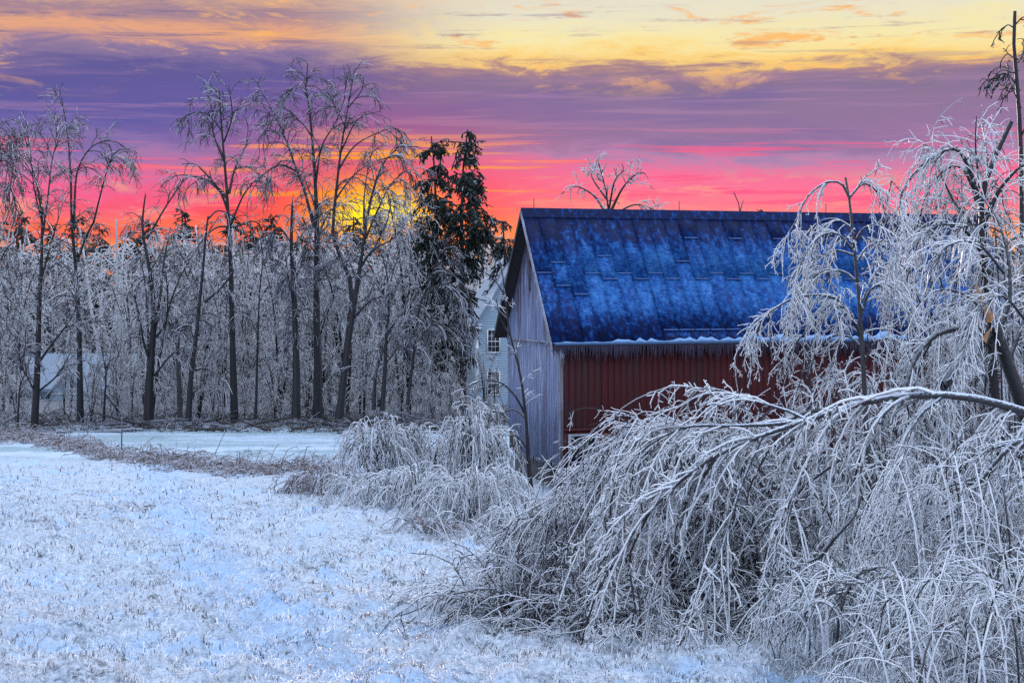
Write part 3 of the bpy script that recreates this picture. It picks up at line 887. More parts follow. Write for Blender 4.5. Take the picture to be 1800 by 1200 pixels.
G_TALL = 'tall ice-coated trees along the edge of the wood'
tall = [
    # label, Y, limbs (pixel points, r0, r1, depth), spec, seed
    ('drooping ice-bent tree cut off by the left edge of the picture', 92,
     [([(-28, 760), (-26, 600), (-22, 450), (-25, 300), (-30, 180)], 9, 2.5, 0), ([(-24, 420), (-5, 330), (18, 330), (30, 370)], 3.5, 1, -1.5), ([(-25, 330), (-5, 230), (10, 215), (28, 235)], 3, 1, 1.5), ([(-24, 380), (-5, 290), (12, 280), (26, 310)], 3, 1, -1), ([(-22, 520), (10, 440), (35, 420)], 3, 1, -2)], tall_spec(.8, 2.2, 1.69, .25, 1.3), 101),
    ('slim forked tree with a fan of thin upright shoots, second trunk from the left edge', 90,
     [([(60, 757), (66, 640), (69, 540), (74, 440), (72, 360), (58, 300), (42, 232)], 9.5, 1.2, 0), ([(73, 430), (84, 350), (92, 280), (106, 235)], 4, .8, 1.5), ([(70, 500), (92, 420), (104, 380)], 4, 1, -1.5), ([(66, 640), (95, 600), (125, 560), (140, 520)], 4, 1.2, -1.5), ([(65, 690), (100, 660), (124, 620)], 3.5, 1, -2), ([(62, 690), (40, 650), (18, 630)], 3, 1, -2), ([(76, 400), (60, 330), (52, 250)], 3, .8, -1.2)], tall_spec(.8, .5, 1.17, .4, 1.3), 102),
    ('tall spire-topped tree with one limb arched over into a hoop', 94,
     [([(141, 742), (140, 650), (138, 560), (133, 470), (126, 390), (124, 300), (118, 230), (108, 172)], 8.5, 1.0, 0), ([(130, 400), (133, 320), (142, 285), (165, 255), (200, 248), (232, 268)], 4, 1, 1.5), ([(165, 390), (180, 330), (195, 280), (215, 262), (240, 285)], 3, .8, -1.5), ([(133, 470), (150, 420), (165, 390)], 3.5, 2.6, -1), ([(138, 520), (118, 470), (60, 430)], 3, 1, 2)], tall_spec(.75, 1.4, 1.17, .2, 1.3), 103),
    ('stout tree forking low into a spray of upright stems behind the weed strip', 92,
     [([(261, 738), (262, 680), (268, 600), (270, 540), (262, 470), (250, 400), (256, 340)], 12, 1.6, 0), ([(270, 590), (282, 520), (288, 460), (300, 400)], 6, 1.4, 1.5), ([(266, 640), (252, 600), (246, 560), (236, 520)], 4.5, 1.2, -1.5), ([(268, 600), (290, 570), (295, 530), (292, 480)], 4, 1, -2), ([(262, 480), (285, 440), (292, 410)], 3, 1, 2), ([(272, 660), (300, 625), (333, 605)], 3.5, 1, -2.5), ([(258, 420), (300, 350), (335, 310), (385, 325)], 3.2, 1, 1)], tall_spec(.8, 2.0, 1.2, .3), 104),
    ('leaning tree with one long side limb right of the utility pole', 90,
     [([(331, 740), (336, 660), (345, 590), (352, 520), (358, 460), (362, 410), (366, 380)], 7.5, 2, 0), ([(360, 530), (385, 510), (402, 490), (411, 475)], 4, 1.6, -1), ([(345, 610), (330, 560), (328, 540)], 3, 1, 1.5), ([(366, 385), (385, 370), (420, 390), (440, 440)], 2.6, .8, 1), ([(340, 650), (370, 650), (402, 680)], 3, 1, -2)], tall_spec(.8, 2.4, 1.1, .2), 105),
    ('tall single tree with a rounded top and arms spread wide against the lilac cloud', 94,
     [([(412, 738), (410, 660), (408, 580), (406, 480), (402, 400), (399, 340), (395, 290), (390, 230), (385, 160)], 9.5, 1.5, 0), ([(402, 375), (385, 335), (350, 312), (312, 308), (295, 318)], 4.2, 1, 1.2), ([(400, 350), (370, 315), (345, 290), (320, 288)], 3.6, 1, -1.5), ([(403, 340), (412, 300), (428, 265), (440, 235)], 4, 1, 1.5), ([(397, 290), (375, 235), (372, 190), (358, 145)], 3.6, 1, 1), ([(394, 250), (408, 205), (402, 150)], 3, .8, -1), ([(390, 230), (365, 200), (335, 200), (322, 215)], 3, .8, 2), ([(404, 400), (430, 340), (460, 310), (480, 320)], 3.5, 1, -2), ([(408, 400), (380, 400), (350, 430), (345, 460)], 3, 1, -2.5), ([(410, 400), (450, 390), (470, 430)], 3, 1, 2.5)], tall_spec(.62, 1.3, 1.56, .2, 1.3), 106),
    ('thick dark trunk with a broken top wrapped in frosted vines', 90,
     [([(520, 734), (521, 660), (519, 580), (516, 500), (512, 430), (514, 362)], 11, 3, 0), ([(518, 540), (508, 500), (502, 450)], 3.5, 1.2, -1.2), ([(516, 500), (535, 450), (545, 420)], 3.5, 1.2, 1.2), ([(514, 430), (490, 400), (470, 420)], 3, 1, -1.5)], tall_spec(.6, 2.2, 2.6, .1, 1.3), 107),
    ('tallest tree of the wood, its long stem rising to the highest twigs', 92,
     [([(558, 734), (559, 660), (557, 580), (556, 480), (557, 400), (554, 320), (549, 250), (545, 200), (538, 160), (541, 112)], 12, 1.2, 0), ([(552, 400), (535, 335), (518, 290), (500, 240), (482, 200), (455, 152)], 5, 1, 1.8), ([(554, 330), (565, 260), (590, 215), (607, 170)], 3.5, .9, -1.5), ([(548, 240), (530, 215), (510, 205), (490, 215)], 2.8, .8, 1.5), ([(540, 170), (525, 150), (508, 160)], 2.2, .8, -1), ([(520, 300), (490, 290), (460, 310), (440, 340)], 3, .9, -2), ([(500, 240), (470, 230), (450, 250)], 2.5, .8, 2), ([(558, 420), (575, 380), (600, 350)], 3, .9, 2), ([(553, 360), (535, 310), (530, 270)], 2.6, .8, 2.5)], tall_spec(.68, 1.2, 1.49, .1, 1.3), 108),
    ('tall tree with a straight reddish stem just left of the sun glow', 90,
     [([(598, 732), (604, 660), (612, 590), (618, 500), (586, 420), (590, 350), (596, 290), (606, 220), (622, 130)], 9, 1.1, 0), ([(594, 300), (620, 260), (650, 240), (690, 225), (705, 235)], 3.2, .8, 1.5), ([(598, 270), (625, 215), (650, 200), (668, 196)], 2.6, .8, -1.5), ([(605, 220), (588, 185), (575, 170)], 2.2, .7, 1), ([(590, 350), (620, 310), (655, 285), (700, 275)], 3, .8, 2), ([(612, 190), (635, 160), (640, 135)], 2, .7, -1)], tall_spec(.66, 1.1, 1.49, .1, 1.3), 109),
    ('leaning tree whose bent stems sweep right across the sun', 88,
     [([(596, 735), (603, 680), (613, 600), (624, 530), (633, 470), (640, 420), (652, 350), (672, 290), (705, 255), (735, 258)], 9.5, 1.2, 0), ([(634, 470), (655, 440), (690, 420), (712, 395)], 4, 1, -1.5), ([(638, 430), (668, 360), (690, 320), (720, 300), (745, 318)], 3.6, .9, 1.5), ([(622, 560), (650, 530), (690, 515)], 3.5, 1, -2), ([(640, 420), (640, 350), (648, 290), (660, 240)], 3, .8, 2), ([(630, 500), (612, 450), (608, 400)], 3, .9, 2), ([(650, 450), (680, 390), (688, 340)], 2.6, .8, -1)], tall_spec(.66, 1.6, 1.43, .2, 1.3), 110),
    ('twin-stemmed small tree with spreading arms right of the leaning tree', 86,
     [([(672, 722), (677, 650), (679, 590), (684, 540), (680, 480), (668, 440)], 6.5, 1.2, 0), ([(657, 720), (660, 660), (668, 630), (676, 610)], 5.5, 3, .6), ([(680, 590), (700, 560), (730, 545), (755, 560)], 3.5, 1, -1.5), ([(683, 540), (705, 490), (730, 470)], 3.2, 1, 1.5), ([(684, 545), (662, 500), (640, 480)], 3, 1, 2), ([(678, 640), (700, 610), (715, 590)], 2.6, 1, -2)], tall_spec(.75, 2.0, 1.4, .25), 111),
    ('leaning young tree in front of the white rime wall near the house', 84,
     [([(716, 712), (724, 650), (730, 600), (738, 540), (760, 480), (776, 440)], 4.5, 1, 0), ([(728, 620), (750, 580), (775, 570), (800, 590)], 2.8, .8, -1.2), ([(735, 555), (712, 520), (700, 490)], 2.4, .8, 1.2), ([(745, 520), (775, 500), (805, 515), (820, 560)], 2.4, .8, 1.5)], tall_spec(.75, 2.4, 1.9, .25, 1.3), 112),
    ('slender pole-like sapling between the round-topped tree and the thick dark trunk', 93,
     [([(449, 738), (451, 680), (453, 600), (456, 520), (462, 440), (450, 400)], 3.6, .9, 0), ([(453, 590), (440, 560), (425, 545)], 1.8, .7, 1), ([(456, 530), (475, 500), (490, 500)], 1.8, .7, -1)], tall_spec(.6, 1.8, 1.5, .3), 113),
    ('thin bare sapling before the cottage wall', 88,
     [([(30, 762), (33, 700), (36, 650), (30, 600), (10, 575)], 3, .8, 0), ([(34, 680), (50, 640), (58, 610)], 1.8, .6, 1), ([(36, 655), (45, 600), (40, 560)], 1.8, .6, -1)], tall_spec(.5, 1.8, 1.2, .3), 114),
    ('small forked tree beside the far end of the cottage', 94,
     [([(182, 742), (184, 700), (186, 660), (180, 620), (172, 590)], 3.4, .9, 0), ([(185, 665), (193, 630), (196, 600)], 2.2, .7, 1), ([(184, 690), (204, 720), (206, 740)], 2, 1, -.5)], tall_spec(.5, 1.8, 1.5, .3), 115),
]
for (lab, Y, limbs, spec, seed) in tall:
    limbs = [(q[0], q[1] * (.82 if i == 0 else .7), q[2] * .75, q[3]) for i, q in enumerate(limbs)]
    tr = plant('tall_tree', lab, 'tree', Y, limbs, spec, seed, BARK_FAR, ICE_FAR, G_TALL, K=16)

# ------------------------------------------------------------------ frosted understorey trees filling the wood (five shapes, many copies)
def understorey():
    protos = []
    for v in range(5):
        rng = np.random.default_rng(300 + v)
        H = rng.uniform(8.5, 12)
        paths = []
        n_st = int(rng.integers(2, 5))
        for k in range(n_st):
            a = rng.uniform(0, 6.28); sp = rng.uniform(.4, 2.2)
            p = smooth_path([(0, 0, -.3), (math.cos(a) * sp * .2, math.sin(a) * sp * .2, H * .3), (math.cos(a) * sp * .6, math.sin(a) * sp * .6, H * .65), (math.cos(a) * sp * 1.6, math.sin(a) * sp * 1.6, H * rng.uniform(.85, 1.0))], 10)
            paths.append((p[None], taper(10, .10, .025)[None]))
        spec = [dict(dens=2.0, len=(1.2, 3.4), r=(.028, .016), K=5, ang=(.5, 1.1), t0=.12, droop=2.6, wander=.15, bias=(0, 0, .3), floor=False),
                dict(dens=3.2, len=(.5, 1.5), r=(.020, .014), K=3, ang=(.4, 1.0), t0=.05, droop=1.5, wander=.2, floor=False),
                dict(dens=5.0, len=(.2, .7), r=(.015, .011), K=1, ang=(.5, 1.2), t0=.05, droop=.8, wander=.2, floor=False)]
        b, s = foliage(rng, paths, spec)
        protos.append((paths, b, s))
    rng = np.random.default_rng(77)
    spots = []
    for i in range(62):
        Y = rng.uniform(100, 124)
        px = -60 + 960 * ((i * 0.61803) % 1.0)
        spots.append((px, Y, rng.uniform(.58, 1.3), rng.uniform(0, 6.28), i % 5))
    first = {}
    for (px, Y, s, a, v) in spots:
        x = (px - 900) / F * Y
        if 0.15 < 1 and (800 < px < 940 and Y < 122): continue
        if 740 < px <= 800 and Y < 122: s *= .6
        if (8 < px < 215 and Y < 123):
            if not (px < 40 or 105 < px < 140 or 160 < px): continue
            s *= .55
        if v not in first:
            o = thing('frosted_tree', 'smaller grey frosted tree in the thicket behind the tall trunks', 'tree', (0, 0, 0), group='frosted trees filling the wood')
            paths, b, sd_ = protos[v]
            tube_obj('trunk', paths, [5] * len(paths), BARK_FAR, o)
            tube_obj('crown', b, sd_, ICE_WOOD, o)
            first[v] = o
        else:
            o = copy_tree(first[v])
        o.location = (x, Y, float(gz(x, Y))); o.rotation_euler = (0, 0, a); o.scale = (s, s, s)
understorey()
def young_growth():
    rng = np.random.default_rng(88)
    src = [o for o in col.objects if o.name.startswith('frosted_tree')][:5]
    for i, px in enumerate((-10, 28, 160, 205, 232, 350, 375, 430, 485, 540, 640, 705, 760, 790, 815, 852, 868)):
        Y = float(rng.uniform(95, 99)) if px < 800 else float(rng.uniform(98, 110))
        x = (px - 900) / F * Y
        o = copy_tree(src[i % len(src)])
        s = float(rng.uniform(.3, .5)) if px < 760 else float(rng.uniform(.32, .42))
        o['label'] = 'low frosted sapling standing among the feet of the tall trunks'
        o['group'] = 'saplings among the tall trunks'
        o.location = (x, Y, float(gz(x, Y))); o.rotation_euler = (0, 0, float(rng.uniform(0, 6.28))); o.scale = (s * 1.15, s * 1.15, s)
young_growth()

# ------------------------------------------------------------------ conifers
def conifer(name, label, pts_px, Y, tiers, seed, group=None, half=None, needle=NEEDLE, nd=26, gap=.25, r0=8):
    """half(f): half width in px at height fraction f (0 top, 1 bottom), left and right"""
    rng = np.random.default_rng(seed)
    trunk = limb_path(pts_px, Y, None, 16)
    k = Y / F
    org = trunk[0].copy()
    root = thing(name, label, 'tree', org, group=group)
    tube_obj('trunk', [(trunk[None], taper(16, r0 * k, 1.2 * k)[None])], [7], BARK_DARK, root, org)
    Pp, Dd, Ll = [], [], []
    for i in range(tiers):
        f = (i + rng.uniform(0, 1)) / tiers
        t = 1 - f * .82
        q = t * 15; j = min(int(q), 14); pos = trunk[j] * (1 - (q - j)) + trunk[j + 1] * (q - j)
        for m_ in range(int(rng.integers(6, 11))):
            a = rng.uniform(0, 6.283)
            l, r_ = half(f)
            L = (r_ if math.cos(a) > 0 else l) * k * rng.uniform(.55, 1.1)
            if rng.random() < gap: L *= .35
            Pp.append(pos); Dd.append((math.cos(a), math.sin(a), rng.uniform(-.1, .35))); Ll.append(max(.25, L))
    Pp, Dd, Ll = np.array(Pp), np.array(Dd), np.array(Ll)
    br = grow(rng, Pp, Dd, Ll, np.full(len(Pp), .045), np.full(len(Pp), .015), 6, .75 * rng.uniform(.3, 1.4, len(Pp)), .1)
    sp = [dict(dens=5.0, len=(.4, 1.3), r=(.06, .035), K=3, ang=(.4, 1.1), t0=.15, droop=1.2, wander=.2),
          dict(dens=7, len=(.2, .55), r=(.075, .04), K=1, ang=(.4, 1.3), t0=.0, droop=.8, wander=.2)]
    b, s = foliage(rng, [br], sp)
    tube_obj('crown', [br] + b, [4] + s, needle, root, org)
    return root

def hs(pairs):
    fs = [p[0] for p in pairs]; ls = [p[1] for p in pairs]; rs = [p[2] for p in pairs]
    return lambda f: (float(np.interp(f, fs, ls)), float(np.interp(f, fs, rs)))
conifer('spruce', 'dark storm-torn spruce with a snapped bushy top, beside the sun', [(770, 740), (770, 600), (768, 480), (766, 380), (764, 300), (758, 240)], 104, 22, 401, 'pair of dark spruces',
        hs([(0, 20, 18), (.06, 28, 26), (.12, 12, 16), (.2, 34, 30), (.3, 52, 40), (.45, 66, 40), (.7, 60, 40), (1, 60, 40)]), gap=.3)
conifer('spruce', 'tallest dark spruce, pointed, with long right-hand boughs above the barn roof', [(814, 740), (814, 600), (813, 480), (812, 380), (814, 300), (822, 228)], 102, 24, 402, 'pair of dark spruces',
        hs([(0, 8, 8), (.05, 20, 26), (.12, 18, 20), (.18, 40, 46), (.28, 44, 84), (.38, 40, 80), (.5, 44, 50), (.65, 40, 20), (1, 40, 16)]), gap=.25)
conifer('pine', 'low dark pine clump between the spruces and the barn roof', [(892, 730), (890, 600), (888, 480), (884, 388)], 118, 12, 403, None,
        hs([(0, 10, 16), (.2, 34, 34), (.4, 40, 40), (.5, 20, 20), (1, 10, 20)]), gap=.15, needle=NEEDLE_DARK)

def skyline():
    """dark conifer heads on the skyline, three shapes copied"""
    protos = []
    rng = np.random.default_rng(55)
    for v in range(3):
        H = 15.0
        o = thing('skyline_conifer', 'dark conifer head in the skyline beyond the frosted wood', 'tree', group='conifers on the skyline')
        tr = np.array([np.linspace((0, 0, -1), (rng.normal(0, .2), 0, H), 8)])
        tube_obj('trunk', [(tr, taper(8, .22, .04)[None])], [5], BARK_DARK, o)
        Pp, Dd, Ll = [], [], []
        for i in range(70):
            z = H * rng.uniform(.35, 1); a = rng.uniform(0, 6.28)
            Pp.append((0, 0, z)); Dd.append((math.cos(a), math.sin(a), rng.uniform(-.2, .4))); Ll.append((.4 + (H - z) * .30) * rng.uniform(.5, 1.2))
        br = grow(rng, np.array(Pp), np.array(Dd), np.array(Ll), np.full(70, .06), np.full(70, .03), 4, .5, .15, False)
        b, s = foliage(rng, [br], [dict(dens=5, len=(.35, .95), r=(.09, .05), K=2, ang=(.4, 1.2), t0=.05, droop=.6, wander=.2, floor=False),
                                   dict(dens=6, len=(.2, .5), r=(.06, .035), K=1, ang=(.4, 1.2), t0=.0, droop=.3, wander=.2, floor=False)])
        tube_obj('crown', [br] + b, [3] + s, NEEDLE_DARK, o)
        protos.append(o)
    used = set()
    tops = [(px, float(rng.uniform(368, 412))) for px in range(-40, 760, 44)] + [(px, float(rng.uniform(372, 392))) for px in (1270, 1350, 1362, 1470, 1500, 1520, 1536, 1556, 1600, 1640, 1680, 1720)]
    for i, (px, py) in enumerate(tops):
        v = i % 3
        o = protos[v] if v not in used else copy_tree(protos[v])
        used.add(v)
        Y = float(rng.uniform(150, 190)); px += rng.uniform(-10, 10)
        x = (px - 900) / F * Y; zg = float(gz(x, Y))
        h = CAM_Z + (500 - py) / F * Y - zg
        sc_ = h / 15.0
        o.location = (x, Y, zg); o.scale = (sc_ * rng.uniform(1.0, 1.7),) * 2 + (sc_,)
        o.rotation_euler = (0, 0, rng.uniform(0, 6.28))
skyline()

def woodland():
    """the far wood as one grey mass of rimed twigs"""
    rng = np.random.default_rng(21)
    n_ = 9000
    Y = rng.uniform(128, 148, n_); px = rng.uniform(-120, 960, n_)
    x = (px - 900) / F * Y; zg = gz(x, Y)
    top = CAM_Z + (500 - (430 + 14 * np.sin(px * .05) + 10 * np.sin(px * .13 + 1))) / F * Y
    z = zg + (top - zg) * rng.random(n_) ** .85
    D = rng.normal(0, 1, (n_, 3)); D[:, 2] = np.abs(D[:, 2]) * .6 - .1
    g = grow(rng, np.stack([x, Y, z], -1), D, rng.uniform(.7, 2.2, n_), np.full(n_, .05), np.full(n_, .03), 2, 1.2, .25)
    n2 = 170
    x2 = (rng.uniform(-120, 960, n2) - 900) / F * 138; y2 = rng.uniform(128, 148, n2)
    b = np.stack([x2, y2, gz(x2, y2)], -1)
    st = grow(rng, b, np.stack([rng.normal(0, .08, n2), 0 * x2, np.ones(n2)], -1), rng.uniform(8, 14, n2), np.full(n2, .2), np.full(n2, .06), 6, 0, .05)
    o = tube_obj('far_wood', [g, st], [3, 4], ICE_WOOD, kind='stuff')
    tag(o, 'far grey woodland of rimed twigs behind all the trunks', 'woodland')
    # dense dark band so that no horizon shows through
    n_ = 4000
    Y = rng.uniform(200, 235, n_); x = rng.uniform(-.45, .45, n_) * Y; zg = gz(x, Y)
    top = 7.4 + 9.2 + 6.2 + 1.0 * np.sin(x * .13) + .7 * np.sin(x * .37)
    z = zg + (top - 1.0) * rng.random(n_) * .62
    D = rng.normal(0, 1, (n_, 3))
    g = grow(rng, np.stack([x, Y, z], -1), D, rng.uniform(1.2, 3.0, n_), np.full(n_, .5), np.full(n_, .25), 2, .5, .3)
    o = tube_obj('distant_forest', [g], [4], NEEDLE_DARK, kind='stuff')
    tag(o, 'dark distant forest closing the horizon behind the barn', 'forest')
woodland()

def undergrowth():
    rng = np.random.default_rng(31)
    n_ = 4500
    px = rng.uniform(-60, 900, n_); Y = rng.uniform(88, 104, n_) - 0
    x = (px - 900) / F * Y
    D = rng.normal(0, .6, (n_, 3)); D[:, 2] = np.abs(rng.normal(.7, .4, n_))
    g = grow(rng, np.stack([x, Y, gz(x, Y)], -1), D, rng.uniform(.3, 1.9, n_) * rng.random(n_) + .2, np.full(n_, .022), np.full(n_, .014), 3, 1.0, .25)
    # fallen boughs lying at the foot of the trees
    m_ = 60
    px = rng.uniform(-40, 880, m_); Y2 = rng.uniform(87, 95, m_); x2 = (px - 900) / F * Y2
    D2 = np.stack([rng.choice([-1, 1], m_) * 1.0, rng.normal(0, .4, m_), rng.uniform(.0, .25, m_)], -1)
    h = grow(rng, np.stack([x2, Y2, gz(x2, Y2) + .1], -1), D2, rng.uniform(1.5, 4.5, m_), np.full(m_, .09), np.full(m_, .03), 6, .25, .12)
    o = tube_obj('undergrowth', [g, h], [3, 5], UNDER, kind='stuff')
    tag(o, 'dark undergrowth and fallen boughs along the foot of the trees', 'undergrowth')
undergrowth()

def weeds():
    rng = np.random.default_rng(41)
    n_ = 6400
    u = rng.random(n_)
    px = -40 + 640 * u
    yc = np.interp(px, [-40, 60, 200, 400, 560, 640], [86, 83, 74.5, 68, 66, 64])
    wd = np.interp(px, [-40, 60, 200, 400, 560], [3.2, 3.0, 2.8, 2.4, 1.6])
    Y = yc + rng.normal(0, .55, n_) * wd
    x = (px - 900) / F * Y
    dens = .55 + .45 * np.sin(x * 1.9 + np.sin(Y * 1.1) * 2) * np.sin(x * .7 + 1)
    k = rng.random(n_) < np.clip(dens + .25, .15, 1)
    x, Y, dens = x[k], Y[k], dens[k]
    m_ = len(x)
    D = rng.normal(0, .55, (m_, 3)); D[:, 2] = np.abs(rng.normal(.9, .3, m_)); D[:, 0] += .25
    L = rng.uniform(.35, 1.3, m_) * (.45 + .9 * np.clip(dens, 0, 1))
    g = grow(rng, np.stack([x, Y, gz(x, Y)], -1), D, L, np.full(m_, .019), np.full(m_, .011), 3, 1.8, .2)
    p, d, l_, t, pr = spawn(rng, g[0], g[1], 2.4, .3, 1, (.4, 1.1))
    h = grow(rng, p, d, rng.uniform(.1, .3, len(p)), np.full(len(p), .011), np.full(len(p), .008), 1, .6, .2)
    o = tube_obj('weed_strip', [g, h], [3, 3], WEED, kind='stuff')
    tag(o, 'strip of frosted brown dead weeds crossing between the two fields', 'weeds')
weeds()

# ------------------------------------------------------------------ small trees behind the barn roof
plant('roofline_tree', 'small bare icy tree rising behind the ridge of the barn', 'tree', 82,
      [([(1072, 640), (1072, 480), (1070, 390), (1066, 340), (1052, 285)], 4, 1, 0), ([(1070, 385), (1045, 345), (1015, 328), (1003, 332)], 3, .9, 1), ([(1072, 375), (1095, 330), (1120, 305), (1134, 305)], 3, .9, -1), ([(1074, 380), (1115, 360), (1150, 368)], 2.6, .8, 1), ([(1070, 370), (1080, 320), (1096, 300)], 2.4, .8, -1), ([(1066, 350), (1040, 310), (1048, 290)], 2.2, .8, 1.5)],
      [dict(dens=5.0, len=(.5, 1.6), r=(.03, .016), K=5, ang=(.45, 1.0), t0=.45, droop=.4, wander=.15, bias=(0, 0, .2)), dict(dens=5, len=(.2, .7), r=(.022, .014), K=3, ang=(.4, 1.0), droop=.5, wander=.15), dict(dens=5, len=(.1, .3), r=(.016, .012), K=1, ang=(.5, 1.1))], 501, BARK_FAR, ICE_WOOD, K=14)
plant('dead_sapling', 'thin dead Y-shaped twig poking above the barn ridge', 'tree', 84,
      [([(1302, 640), (1302, 450), (1301, 372), (1296, 352), (1290, 338)], 2.2, .8, 0), ([(1301, 372), (1304, 360), (1307, 352)], 1.2, .6, .3)],
      [dict(dens=.5, len=(.2, .5), r=(.02, .012), K=2, ang=(.4, 1.0), t0=.85)], 502, BARK_FAR, ICE_FAR, K=14)

# ------------------------------------------------------------------ iced shrubs in the middle ground
def shrub(name, label, Y, px, rad_px, h_px, seed, n=26, lean=(0, 0), mat=None, group=None, spread=1.0, thick=1.0, dens=1.0, base_y=None, cat='shrub'):
    rng = np.random.default_rng(seed)
    k = Y / F
    x0 = (px - 900) * k
    org = np.array([x0, Y, float(gz(x0, Y))])
    root = thing(name, label, cat, org, group=group)
    Rm, H = rad_px * k, h_px * k
    a = rng.uniform(0, 6.283, n); q = rng.uniform(.35, 1.0, n)
    bx = x0 + np.cos(a) * Rm * .25 * rng.random(n); by = Y + np.sin(a) * Rm * .25 * rng.random(n)
    P0 = np.stack([bx, by, gz(bx, by) - .05], -1)
    paths = []
    for i in range(n):
        ex = np.cos(a[i]) * Rm * q[i] * spread + lean[0] * Rm; ey = np.sin(a[i]) * Rm * q[i] * spread * .8 + lean[1] * Rm
        hp = H * rng.uniform(.6, 1.05) * (1.05 - .35 * q[i])
        p = smooth_path([P0[i], P0[i] + (ex * .28, ey * .28, hp * .72), P0[i] + (ex * .66, ey * .66, hp), P0[i] + (ex, ey, hp * rng.uniform(.45, .8)), P0[i] + (ex * 1.2, ey * 1.2, hp * rng.uniform(.05, .35))], 12)
        p[:, 2] = np.maximum(p[:, 2], gz(p[:, 0], p[:, 1]) + .02)
        paths.append((p[None], taper(12, .022 * thick, .008 * thick)[None]))
    pts = np.vstack([p for p, r in paths]); rad = np.vstack([r for p, r in paths])
    for i in range(n):
        if i < 7:
            tube_obj('stem', [paths[i]], [5], BARK_NEAR, root, org)
    rest = (pts[7:], rad[7:])
    spec = [dict(dens=6.5 * dens, len=(.3, .95), r=(.011 * thick, .007 * thick), K=4, ang=(.3, .9), t0=.15, droop=2.0, wander=.15),
            dict(dens=7.0 * dens, len=(.08, .34), r=(.009 * thick, .006 * thick), K=2, ang=(.4, 1.1), t0=.05, droop=.8, wander=.2)]
    b, s = foliage(rng, [(pts, rad)], spec)
    tube_obj('crown', [rest] + b, [4] + s, mat or ICE_MID, root, org)
    return root

shrub('bent_shrub', 'hoop-shaped iced shrub with stems bowed to the ground, before the mown field', 62, 660, 74, 128, 601, 46, thick=1.5, dens=.95)
shrub('bent_shrub', 'lower bowed shrub directly right of the hoop-shaped one', 64, 755, 76, 108, 602, 42, thick=1.5, dens=.95)
shrub('brush_clump', 'flat spreading clump of iced brush at the left end of the shrub bank', 57, 560, 70, 50, 603, 34, thick=1.2, spread=1.1, mat=WEED)
shrub('brush_clump', 'grey brown clump of iced brush below the hoop-shaped shrub', 53, 645, 90, 74, 604, 40, thick=1.25, spread=1.1)
shrub('brush_clump', 'low iced brambles in the middle of the shrub bank', 50, 735, 95, 90, 605, 44, thick=1.2, spread=1.1)
shrub('brush_clump', 'pale iced brambles piled against the foot of the gable', 46, 830, 100, 122, 606, 50, thick=1.15, spread=1.1)
shrub('iced_bush', 'tall rounded iced bush in front of the far corner of the gable', 54, 838, 66, 190, 607, 44, thick=1.4, dens=.95)
shrub('brush_clump', 'iced brush filling the gap between the gable sapling and the near thicket', 40, 915, 80, 95, 609, 40, thick=1.0, spread=1.0)
shrub('brush_clump', 'small frosted brush at the very foot of the shrub bank beside the field', 43, 752, 70, 40, 608, 24, thick=.9, spread=1.2, mat=WEED)

plant('gable_sapling', 'slender dark sapling standing before the grey gable, its top shoots iced white', 'tree', 54,
      [([(934, 862), (928, 800), (925, 740), (915, 660), (902, 610), (892, 560), (886, 500), (878, 455)], 4.2, .9, 0),
       ([(922, 725), (905, 695), (880, 672), (850, 668), (820, 680), (802, 695)], 2.4, .9, -1.0), ([(918, 680), (912, 640), (908, 600)], 2.4, .8, .5), ([(892, 560), (870, 540), (850, 530)], 1.8, .7, .6), ([(888, 520), (868, 490), (852, 478)], 1.6, .7, -.6),
       ([(896, 590), (880, 560), (872, 525)], 1.6, .7, -.4), ([(924, 735), (905, 720), (885, 725), (868, 740)], 2.2, .8, .6), ([(928, 790), (910, 768), (885, 765)], 2, .7, -.8)],
      [dict(dens=3.4, len=(.25, 1.0), r=(.018, .012), K=4, ang=(.4, 1.0), t0=.35, droop=.6, wander=.12), dict(dens=6, len=(.08, .3), r=(.014, .010), K=2, ang=(.4, 1.1), droop=.5), ], 610, BARK_DARK, ICE_MID, K=14)

# ------------------------------------------------------------------ the iced trees and thicket in the foreground
def weep(d1=3.0, l1=(.7, 1.7), d2=7.0, l2=(.15, .5), d3=9.0, l3=(.04, .14), droop=2.4, r=1.0, bias=(0, 0, 0), t0=.12, ang=(.3, .9), kink=.13):
    return [dict(dens=d1, len=l1, r=(.0125 * r, .0062 * r), K=7, ang=ang, t0=t0, droop=droop, wander=kink, bias=bias, taper=.3),
            dict(dens=d2, len=l2, r=(.0078 * r, .0055 * r), K=3, ang=(.5, 1.15), t0=.06, droop=.7, wander=.16, taper=.35),
            dict(dens=d3 * 1.5, len=l3, r=(.0062 * r, .0048 * r), K=1, ang=(.7, 1.35), t0=.05, droop=.2, wander=.1)]

